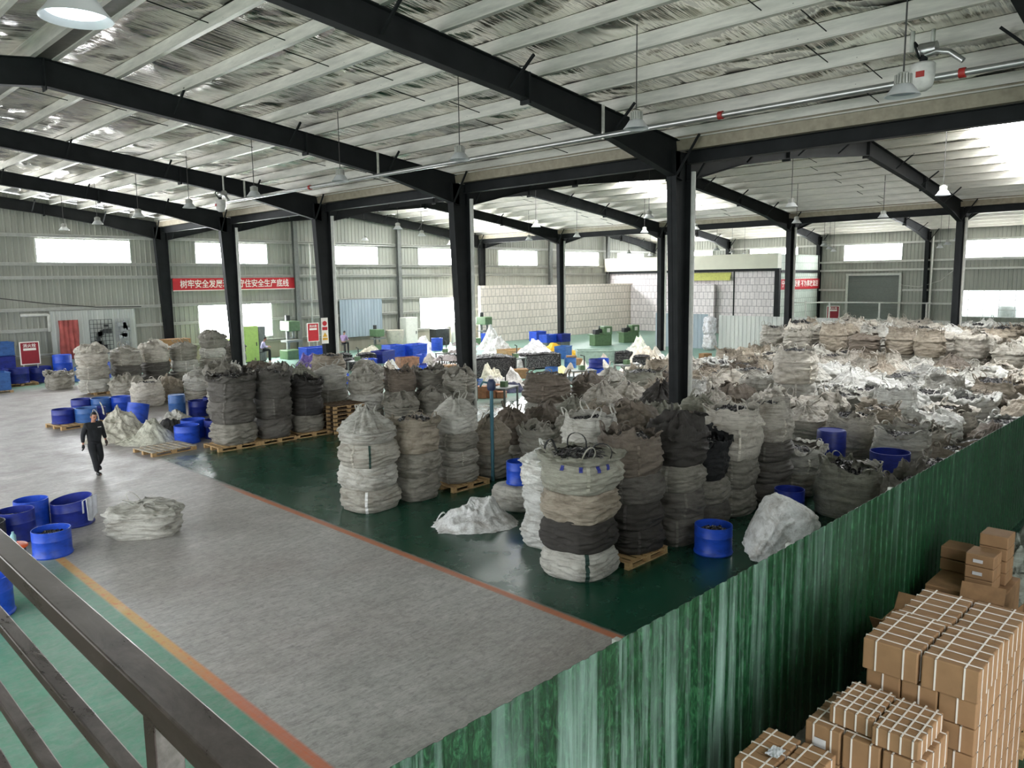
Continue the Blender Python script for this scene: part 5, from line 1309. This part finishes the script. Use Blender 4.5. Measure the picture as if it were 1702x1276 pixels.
o = MB().lathe([(.25, 0), (.45, .3), (.62, .9), (.66, 1.5), (.6, 1.5), (.4, .9)], 24).obj('hopper', flat('pale hopper', rgb(192, 186, 170), .6), None, True, 40, (34.3, 46.0, 0)); tag(o, 'pale round hopper below the blue grey sheet panel', 'hopper')
GB = 'blue bins on the shopfloor'
crate(44.2, 40.9, .3, 1.1, .8, .75, 'blue bin on the table in front of the block wall, left one', GB, M_BLUE); crate(43.6, 39.3, .3, 1.1, .8, .6, 'blue bin in the middle of the bins row', GB, M_BLUE); crate(44.7, 38.8, .3, 1.0, .8, .62, 'violet blue bin nearest the green machine', GB, M_BLUED)
crate(37.4, 32.4, 0, 1.0, .8, .8, 'pale blue bin on the yellow tarp pile', GB, M_BLUEL, .3); crate(40.9, 43.0, 0, .9, .7, 1.0, 'blue bin behind the peaked white bags', GB, M_BLUE)
crate(31.0, 41.8, 0, 1.2, 1.0, .85, 'blue bin of the pair by the red-brown crate, left one', GB, M_BLUE); crate(32.4, 41.2, 0, 1.2, 1.0, .85, 'blue bin of the pair by the red-brown crate, right one', GB, M_BLUE); crate(28.7, 39.8, 0, 1.3, .9, .75, 'dark blue bin lying before the blue pair', GB, M_BLUED, .3)
crate(26.3, 43.7, 0, 1.9, 1.0, .95, 'long blue tray beyond the third dark column', GB, M_BLUE); drum(36.2, 43.5, 'blue tub heaped with bright scrap near the hopper', GB, M_BLUE, .42, .9, fill=M_SILVER)
drum(29.3, 23.3, 'lower blue tub of the pair in the middle of the shopfloor', GB, M_BLUE, .42, .5, z=.25); drum(29.3, 23.3, 'upper blue tub of the pair in the middle of the shopfloor', GB, M_BLUED, .34, .42, z=.76)
crate(29.3, 23.3, 0, 1.3, 1.3, .245, 'low wooden platform under the two blue tubs', None, M_WOOD, 0, 'wooden_platform', False)
for n, (x, y, z) in enumerate(((44.2, 40.9, 0), (43.6, 39.3, 0), (44.7, 38.8, 0))): crate(x, y, 0, 1.0, .7, .295, f'grey platform under the blue bin, {ORD[n+1]} from the left', 'grey platforms', M_MGY, 0, 'bin_platform', False)
def scrap_box(x, y, lx, ly, h, rz, label, cover=None):
    r = empty('scrap_cage', (x, y, 0), rz); tag(r, label, 'container', 'scrap cages')
    MB().box(-lx / 2, lx / 2, -ly / 2, ly / 2, .08, h).obj('cage', M_SCRAP, r)
    MB().grid(lambda i, j: (lx * (i / 30 - .5), ly * (j / 20 - .5), h + .06 + .07 * N3(i * .8, j * .8, x) + .08 * math.sin(math.pi * i / 30) * math.sin(math.pi * j / 20)), 31, 21).obj('scrap_heap', M_SCRAP, r)
    f = MB()
    for a in (-lx / 2, lx / 2):
        for b in (-ly / 2, ly / 2): f.box(a - .03, a + .03, b - .03, b + .03, 0, h + .02)
    f.obj('frame', M_MDK, r)
scrap_box(27.6, 29.0, 2.2, 1.8, 1.05, R(-20), 'big dark scrap cage right of the second dark column'); scrap_box(32.4, 30.1, 2.2, 1.7, .8, R(-20), 'dark scrap cage under the white plastic sheet')
heap_obj('plastic_sheet', 32.6, 30.4, 1.15, .9, .7, 12.0, M_BAGX, 'white plastic sheet heaped on the dark scrap cage', 'sheet', None, [(0, .1, .35, .9)], (224, 224, 228), 0, .8, .7)
crate(33.9, 33.2, 0, 2.0, 1.3, .8, 'low wooden crate pile behind the scrap cages', None, M_WOOD, -.3, 'wooden_crate', True); crate(27.9, 36.3, .0, 1.2, .8, .6, 'red-brown wooden crate before the blue bins', None, flat('red brown wood', rgb(150, 112, 88), .8, 0, .3), -.2, 'wooden_crate', True)
M_YEL = flat('yellow tarp', rgb(226, 178, 34), .6, 0, .12, 3)
heap_obj('yellow_tarp', 38.9, 34.6, 2.1, 1.3, .7, 3.3, M_YEL, 'bright yellow tarp spread over a low pile on the shopfloor', 'tarp', None, [(0, 0, .3, 1.2)], None, R(-45), 0, .7)
heap_obj('yellow_sheet', 31.2, 27.2, .85, .6, .35, 7.3, flat('pale yellow sheet', rgb(232, 218, 142), .7), 'pale yellow sheet lying near the blue tub pair', 'sheet', None, [(0, 0, .2, .6)], None, R(-45), 0, .6)
GSB = 'white bags on the shopfloor'
def wb(x, y, rx, ry, h, seed, label, pk, col=(230, 230, 230), rz=0.0): heap_obj('white_bag', x, y, rx, ry, h, seed, M_BAGX, label, 'bag', GSB, pk, col, rz, 0, 1.0)
wb(39.4, 41.0, 1.2, 1.1, .8, 21., 'tall peaked white bag right of the second dark column', [(-.2, 0, .9, .9), (.35, .2, .8, .8)]); wb(37.4, 38.3, 1.3, 1.1, .7, 22., 'white bag with one peak before the tall peaked one', [(0, .1, .8, 1.0)])
wb(36.1, 45.0, 1.0, .9, .8, 23., 'round pale grey bag before the far shopfloor window', [(.1, 0, .5, .7)], (220, 218, 214)); wb(30.2, 43.4, 1.2, .9, .6, 24., 'cream bag left of the blue bin pair', [(.3, 0, .4, .7)], (226, 220, 200))
wb(39.4, 28.0, 1.1, .8, .8, 25., 'pale green-white peaked bag left of the first dark column', [(.2, 0, .9, .9)], (222, 226, 210)); wb(37.3, 26.0, 1.4, .9, .9, 26., 'cream crumpled bags heap tight by the first dark column', [(.5, 0, .5, .8), (-.6, .2, .4, .7)], (222, 212, 196))
wb(41.5, 29.8, 1.0, .9, .6, 27., 'pale bag in front of the second green machine', [(0, 0, .4, .7)], (220, 220, 214)); wb(32.6, 23.4, 1.2, .9, .7, 28., 'pale slack bag right of the blue tub pair', [(-.4, .1, .3, .6)], (224, 218, 200))
wb(25.3, 25.6, 1.25, .75, .75, 29., 'white crumpled sheet right of the second dark column', [(-.6, .2, .3, .6), (.5, 0, .4, .6)], (230, 226, 222), R(-45)); wb(26.3, 27.6, .7, .45, .9, 30., 'creamy crumpled bag before the two scrap cages', [(0, 0, .3, .6)], (230, 224, 204), R(-45)); wb(35.6, 36.0, 1.2, .8, .5, 33., 'greyish slack bag between the peaked bags and yellow tarp', [(.2, 0, .2, .7)], (206, 200, 196))
GSK = 'purple grey sacks'
for n, (x, y, z, lb) in enumerate(((28.6, 34.2, 0, 'bottom outer'), (30.0, 33.3, 0, 'bottom inner'), (29.2, 34.3, .42, 'middle'), (30.2, 33.9, .84, 'upper'), (30.4, 34.0, 1.24, 'topmost'))):
    heap_obj('grey_sack', x, y, .85, .55, .5, 40. + n, M_BAGX, f'purple grey sack, {lb} of the pile left of the second column', 'sack', GSK, (), (176, 166, 166), R(-45), z, .7)
M_ORC = flat('orange brown carton', rgb(176, 124, 92), .8, 0, .2)
for n, (dx, dy, z, hh) in enumerate(((-.45, -.2, 0, .3), (0, -.15, 0, .34), (.42, -.22, 0, .28), (-.3, .3, 0, .36), (.2, .32, 0, .3), (-.42, -.2, .305, .22), (.05, -.1, .345, .24), (.3, .25, .31, .22))):
    crate(22.9 + dx * .7 + dy * .7, 23.9 - dx * .7 + dy * .7, z, .4, .38, hh, f'orange brown carton, {ORD[n+1]} of the heap beside the second dark column', 'orange brown cartons', M_ORC, R(-45) + .2 * math.sin(n * 5), 'carton_box', False)
heap_obj('dark_cloth', 24.6, 24.5, .75, .55, .6, 71., flat('dark slate cloth', rgb(58, 60, 84), .8, 0, .3), 'dark slate blue cloth heaped under the white sheet', 'cloth', None, (), None, R(-45))
crate(37.0, 29.4, 0, 2.4, 1.3, .75, 'grey green tray table before the green machines', None, flat('grey green tray', rgb(150, 170, 156), .5), R(-45), 'tray_table'); crate(28.8, 24.6, 0, 2.2, 1.2, .35, 'grey flat sheets stacked left of the blue tub pair', None, flat('grey sheets', rgb(140, 144, 148), .4), R(-45), 'sheet_pile', False)
# small clutter along the shopfloor
crnd = random.Random(21)
busy = []
for o_ in bpy.data.objects:
    if o_.parent is None and o_.get('category') and 19 < o_.location.x < 47 and 17 < o_.location.y < 47 and o_.get('category') not in ('lamp', 'rafter', 'beam', 'gutter'): busy.append((o_.location.x, o_.location.y, .85))
for line in range(11):
    place = 0
    for k in range(14):
        # lines run across the view, set back step by step from the bag rows
        fw, rt = 28.5 + 1.9 * line + crnd.uniform(-.4, .4), -10.5 + 1.75 * k + crnd.uniform(-.5, .5)
        px, py = rt * .704 + fw * .71, -rt * .71 + fw * .704
        if not (20.5 < px < 46.5 and 19.5 < py < 42.5) or any(math.hypot(px - a, py - b) < c + .2 for a, b, c in busy): continue
        if px > 39 and py < 24: continue
        place += 1; busy.append((px, py, .62))
        wh = f'{ORD[place]} from the windows side on shopfloor line {CARD[line + 1]}'
        q = crnd.random(); sc = crnd.uniform(.8, 1.15)
        if q < .46: heap_obj('white_bag', px, py, .62 * sc, .5 * sc, .5 * sc, crnd.uniform(60, 400), M_BAGX, f'small pale bag, {wh}', 'bag', 'small shopfloor clutter', [(crnd.uniform(-.2, .2), 0, crnd.uniform(.15, .6), .5)], crnd.choice(((228, 228, 226), (214, 208, 198), (196, 184, 170))), crnd.uniform(0, 3), 0, 1.0, 56, 18)
        elif q < .56: crate(px, py, 0, .75 * sc, .55 * sc, .5 * sc, f'blue bin, {wh}', 'small shopfloor clutter', crnd.choice((M_BLUE, M_BLUED, M_BLUEL)), crnd.uniform(-1, 1))
        elif q < .68: drum(px, py, f'blue tub, {wh}', 'small shopfloor clutter', crnd.choice((M_BLUE, M_BLUEL)), .34, .55, fill=M_SILVER if crnd.random() < .5 else True)
        elif q < .8: crate(px, py, 0, .8 * sc, .6 * sc, .45 * sc, f'brown carton, {wh}', 'small shopfloor clutter', M_CARDD, crnd.uniform(-1, 1), 'carton_box', False)
        elif q < .92: scrap_box(px, py, 1.0 * sc, .8 * sc, .6, crnd.uniform(-1, 1), f'small scrap cage, {wh}')
        else:
            tb = empty('work_bench', (px, py, 0), crnd.uniform(-.6, .6)); tag(tb, f'grey work bench with a vice, {wh}', 'bench', 'small shopfloor clutter')
            MB().box(-.6, .6, -.35, .35, .74, .8).obj('bench_top', M_MGY, tb); MB().box(-.15, .1, -.12, .12, .8, 1.02).obj('vice', M_MGR, tb); MB().tube([(.1, 0, .8), (.1, 0, 1.45), (-.1, 0, 1.5)], .03, 8).obj('lamp_arm', M_MDK, tb)
            for a in (-.55, .55):
                for b in (-.3, .3): MB().box(a - .03, a + .03, b - .03, b + .03, 0, .74).obj('leg', M_MGY, tb)
# white bags hanging in the fence gap
crumple_obj('hanging_bag', 48.0, 28.1, .9, .8, 1.1, 51., 'white bag stuffed in the gap of the sheet fences, lower', 'bag', 'bags in the fence gap', (236, 236, 240), 0, 0, .15); crumple_obj('hanging_bag', 48.0, 28.1, .9, .75, 1.3, 52., 'white bag with a blue patch in the fence gap, upper', 'bag', 'bags in the fence gap', (238, 238, 244), 0, 1.0, .15)

# ------------------------------------------------------------------ people
M_SKIN = flat('skin', rgb(176, 126, 104), .5, 0, .05); M_CLOTH = flat('black work clothes', rgb(26, 28, 32), .85, 0, .25); M_SHOE = flat('black shoes', rgb(18, 18, 20), .4); M_HAIR = flat('dark hair', rgb(24, 21, 20), .6, 0, .2); M_GLV = flat('black gloves', rgb(24, 24, 26), .7); M_SHIRT = flat('lavender shirt', rgb(196, 184, 224), .85)
def skin(name, joints, edges, mat, parent, sub=2):
    """joints: list of (co, rx, ry)"""
    me = bpy.data.meshes.new(name); me.from_pydata([j[0] for j in joints], edges, []); o = bpy.data.objects.new(name, me); COL.objects.link(o)
    o.modifiers.new('skin', 'SKIN'); o.modifiers.new('sub', 'SUBSURF').levels = sub
    for v, j in zip(me.skin_vertices[0].data, joints): v.radius = (j[1], j[2] if len(j) > 2 else j[1])
    me.skin_vertices[0].data[0].use_root = True
    bpy.context.view_layer.update()
    m2 = bpy.data.meshes.new_from_object(o.evaluated_get(bpy.context.evaluated_depsgraph_get())); bpy.data.objects.remove(o)
    m2.polygons.foreach_set('use_smooth', [True] * len(m2.polygons)); m2.name = name
    return mk(name, m2, mat, parent)
def head(parent, c, yaw, mat_hair=M_HAIR, s=1.0, tilt=0.0):
    """a head with face features; faces -Y before rotation"""
    hs = empty('head_pose', (0, 0, 0)); bpy.data.objects.remove(hs)
    M = Matrix.Translation(c) @ Matrix.Rotation(yaw, 4, 'Z') @ Matrix.Rotation(tilt, 4, 'X') @ Matrix.Scale(s, 4)
    def P(i, j):
        a = 2 * math.pi * i / 28; b = math.pi * j / 20 - math.pi / 2
        x, y, z = math.cos(b) * math.cos(a) * .074, math.cos(b) * math.sin(a) * .096, math.sin(b) * .122
        if z < 0: x *= 1 - .35 * (-z / .122) ** 1.5; y = y * (1 - .2 * (-z / .122)) - .012 * (-z / .122)
        if y < 0:
            fx = abs(x)
            y -= .018 * math.exp(-((x / .012) ** 2) - ((z + .018) / .026) ** 2)        # nose
            y += .008 * math.exp(-(((fx - .032) / .015) ** 2) - ((z - .008) / .012) ** 2)   # eye sockets
            y -= .005 * math.exp(-((x / .026) ** 2) - ((z + .062) / .01) ** 2)        # lips
            y -= .006 * math.exp(-((x / .02) ** 2) - ((z + .1) / .016) ** 2)
        return M @ Vector((x, y, z))
    mb = MB().grid(P, 28, 21, True)
    for sx in (-1, 1):
        mb.lathe([(0, -.012), (.018, -.01), (.026, 0), (.018, .012), (0, .008)], 12, M=M @ Matrix.Translation((sx * .076, .01, -.008)) @ Matrix.Rotation(R(90), 4, 'Y') @ Matrix.Scale(1.25, 4, (1, 0, 0)))
    hair = MB()
    def H(i, j):
        a = 2 * math.pi * i / 28; b = math.pi / 2 - j / 9 * R(88 if math.sin(2 * math.pi * i / 28) > -.35 else 52)
        if math.sin(a) > .2: b -= j / 9 * R(22)
        k = 1.06 + .02 * N3(i * .7, j * .8, 3)
        return M @ Vector((math.cos(b) * math.cos(a) * .078 * k, math.cos(b) * math.sin(a) * .1 * k + .004, math.sin(b) * .126 * k))
    hair.grid(H, 28, 10, True)
    eyes = MB(); 
    for sx in (-1, 1): eyes.box(sx * .032 - .013, sx * .032 + .013, -.0905, -.078, .002, .012, M); eyes.box(sx * .032 - .018, sx * .032 + .018, -.0935, -.08, .022, .029, M)
    mouth = MB().box(-.022, .022, -.1, -.085, -.064, -.0595, M)
    return mb, hair, eyes, mouth
def fingers(wr, d, side, mb, r=.0085):
    """hand as palm + five tapering curled fingers; wr wrist, d direction, side lateral vector"""
    d = Vector(d).normalized(); side = Vector(side).normalized(); nrm = d.cross(side)
    p = Vector(wr)
    mb.tube([p - d * .01, p + d * .03, p + d * .085], [.026, .036, .034], 10)
    for k, (o, L) in enumerate(((-.027, .066), (-.009, .076), (.009, .072), (.026, .058))):
        b = p + d * .08 + side * o
        mb.tube([b, b + d * L * .45 + nrm * .006, b + d * L * .78 + nrm * .022, b + d * L * .95 + nrm * .04], [r * 1.1, r, r * .95, r * .7], 7)
    b = p + d * .025 - side * .03
    mb.tube([b, b + d * .03 - side * .02 + nrm * .006, b + d * .062 - side * .022 + nrm * .018], [r * 1.4, r * 1.15, r * .85], 7)
def walking_man(x, y, rz):
    root = empty('person', (x, y, 0), rz)
    tag(root, 'man in black work clothes walking down the grey aisle', 'person')
    # local frame: faces -Y. right leg (x<0) planted in front, left leg behind with heel lifting
    hip = Vector((0, 0, .86)); ch = Vector((0, -.02, 1.2)); nk = Vector((0, -.03, 1.4)); hd = Vector((0, -.075, 1.53))
    Lh, Rh = Vector((.09, .0, .83)), Vector((-.09, 0, .83))
    Rk, Ra, Rt = Vector((-.085, -.12, .45)), Vector((-.06, -.16, .075)), Vector((-.055, -.31, .028))
    Lk, La, Lt = Vector((.125, -.03, .44)), Vector((.14, .2, .2)), Vector((.15, .1, .05))
    Rs, Re, Rw = Vector((-.19, -.02, 1.35)), Vector((-.265, .04, 1.08)), Vector((-.30, -.02, .84))
    Ls, Le, Lw = Vector((.19, -.02, 1.35)), Vector((.265, .05, 1.09)), Vector((.315, .03, .86))
    skin('body', [(hip, .11, .085), (ch, .12, .085), (nk, .055, .055), (hd, .055, .06), (Rh, .075), (Rk, .05), (Ra, .036), (Rt, .02), (Lh, .075), (Lk, .05), (La, .036), (Lt, .02), (Rs, .05), (Re, .038), (Rw, .026), (Ls, .05), (Le, .038), (Lw, .026)],
         [(0, 1), (1, 2), (2, 3), (0, 4), (4, 5), (5, 6), (6, 7), (0, 8), (8, 9), (9, 10), (10, 11), (1, 12), (12, 13), (13, 14), (1, 15), (15, 16), (16, 17)], M_SKIN, root)
    skin('trousers', [(hip + Vector((0, 0, .16)), .15, .115), (Rh + Vector((0, 0, -.05)), .105, .11), (Rk, .078, .085), (Ra + Vector((0, .0, .0)), .062, .07), (Lh + Vector((0, 0, -.05)), .105, .11), (Lk, .078, .085), (La + Vector((0, 0.0, .0)), .06, .068)], [(0, 1), (1, 2), (2, 3), (0, 4), (4, 5), (5, 6)], M_CLOTH, root)
    skin('jacket', [(Vector((0, -.01, 1.06)), .18, .14), (Vector((0, 0, .8)), .185, .145), (Vector((0, -.01, 1.28)), .185, .13), (Vector((0, -.025, 1.4)), .085, .085), (Rs, .082), (Re, .064), (Rw + Vector((0, 0, .05)), .046), (Ls, .082), (Le, .064), (Lw + Vector((0, 0, .05)), .046)], [(0, 1), (0, 2), (2, 3), (2, 4), (4, 5), (5, 6), (2, 7), (7, 8), (8, 9)], M_CLOTH, root)
    for a, t in ((Ra, Rt), (La, Lt)):
        d = (t - a); skin('shoe', [(a + Vector((0, .03, -.02)), .06, .06), (a + d * .45 + Vector((0, 0, 0)), .058, .055), (t, .055, .046)], [(0, 1), (1, 2)], M_SHOE, root)
    mb = MB(); fingers(Rw, Rw - Re + Vector((0, -.02, -.1)), (0, -1, 0), mb); mb.obj('glove', M_GLV, root, True)
    mb = MB(); fingers(Lw, Lw - Le + Vector((0, -.02, -.1)), (0, -1, 0), mb); mb.obj('glove', flat('brown gloves', rgb(60, 46, 40), .7), root, True)
    h, hair, eyes, mouth = head(root, hd + Vector((0, -.015, .035)), 0.0, s=.98, tilt=R(14))
    h.obj('head', M_SKIN, root, True); hair.obj('hair', M_HAIR, root, True); eyes.obj('eyes', M_HAIR, root); mouth.obj('mouth', flat('lips', rgb(134, 84, 76), .5), root)
    MB().box(.05, .14, -.152, -.142, 1.27, 1.285).obj('chest_badge', M_WTXT, root)
    return root
walking_man(6.55, 22.2, R(8.0))
def seated(x, y, rz, label, shirt, z=.45):
    root = empty('person', (x, y, 0), rz); tag(root, label, 'person')
    H, C, N, D = Vector((0, 0, z + .12)), Vector((0, -.06, z + .42)), Vector((0, -.12, z + .62)), Vector((0, -.2, z + .75))
    j = [(H, .12, .1), (C, .12, .09), (N, .055), (D, .055), (Vector((-.1, -.1, z + .1)), .075), (Vector((-.12, -.45, z + .1)), .055), (Vector((-.12, -.45, .08)), .04), (Vector((-.12, -.58, .03)), .03), (Vector((.1, -.1, z + .1)), .075), (Vector((.12, -.45, z + .1)), .055), (Vector((.12, -.42, .08)), .04), (Vector((.12, -.55, .03)), .03),
         (Vector((-.19, -.08, z + .56)), .05), (Vector((-.24, -.18, z + .3)), .038), (Vector((-.14, -.42, z + .3)), .028), (Vector((.19, -.08, z + .56)), .05), (Vector((.24, -.18, z + .3)), .038), (Vector((.14, -.42, z + .3)), .028)]
    ed = [(0, 1), (1, 2), (2, 3), (0, 4), (4, 5), (5, 6), (6, 7), (0, 8), (8, 9), (9, 10), (10, 11), (1, 12), (12, 13), (13, 14), (1, 15), (15, 16), (16, 17)]
    skin('body', j, ed, M_SKIN, root)
    skin('shirt', [(C, .165, .13), (H + Vector((0, 0, .05)), .16, .13), (Vector((0, -.1, z + .55)), .16, .11), (N + Vector((0, 0, -.02)), .075), (j[12][0], .075), (j[13][0], .055), (j[14][0] + Vector((0, .06, 0)), .042), (j[15][0], .075), (j[16][0], .055), (j[17][0] + Vector((0, .06, 0)), .042)], [(0, 1), (0, 2), (2, 3), (2, 4), (4, 5), (5, 6), (2, 7), (7, 8), (8, 9)], shirt, root)
    skin('trousers', [(H, .15, .12), (j[4][0], .095), (j[5][0], .075), (j[6][0] + Vector((0, 0, .05)), .055), (j[8][0], .095), (j[9][0], .075), (j[10][0] + Vector((0, 0, .05)), .055)], [(0, 1), (1, 2), (2, 3), (0, 4), (4, 5), (5, 6)], M_CLOTH, root)
    for k in (14, 17):
        mb = MB(); fingers(j[k][0], (0, -1, -.3), (1 if k == 17 else -1, 0, 0), mb); mb.obj('hand', M_SKIN, root, True)
    for k in (7, 11): skin('shoe', [(j[k][0] + Vector((0, .1, .02)), .045), (j[k][0], .036, .03)], [(0, 1)], M_SHOE, root)
    h, hair, eyes, mouth = head(root, D + Vector((0, -.01, .04)), 0, s=.98, tilt=R(25)); h.obj('head', M_SKIN, root, True); hair.obj('hair', M_HAIR, root, True); eyes.obj('eyes', M_HAIR, root); mouth.obj('mouth', bpy.data.materials['lips'], root)
    return root
def stool(x, y, h, label):
    r = empty('stool', (x, y, 0)); tag(r, label, 'stool', 'work stools'); MB().lathe([(0, h - .04), (.17, h - .04), (.17, h), (0, h)], 20).obj('seat', M_MDK, r)
    for q in range(4): a = q * 1.57 + .78; MB().tube([(.12 * math.cos(a), .12 * math.sin(a), h - .04), (.17 * math.cos(a), .17 * math.sin(a), 0)], .015, 6).obj('leg', M_MDK, r)
seated(23.5, 45.4, R(70), 'worker in a lavender shirt sitting before the lime green cabinet', M_SHIRT, .75); stool(23.5, 45.4, .74, 'stool under the worker by the lime green cabinet')
seated(29.55, 45.5, R(120), 'worker in a dark lilac shirt bending beside the third dark column', flat('lilac shirt', rgb(150, 128, 164), .85), .8); stool(29.55, 45.5, .79, 'stool under the worker beside the third column')
heap_obj('purple_cloth', 24.0, 40.6, .9, .6, 1.1, 61., flat('violet cloth', rgb(110, 92, 156), .85, 0, .3), 'violet cloth heaped behind the crumpled bags', 'cloth', None, (), None, 0, 0, 1.2)
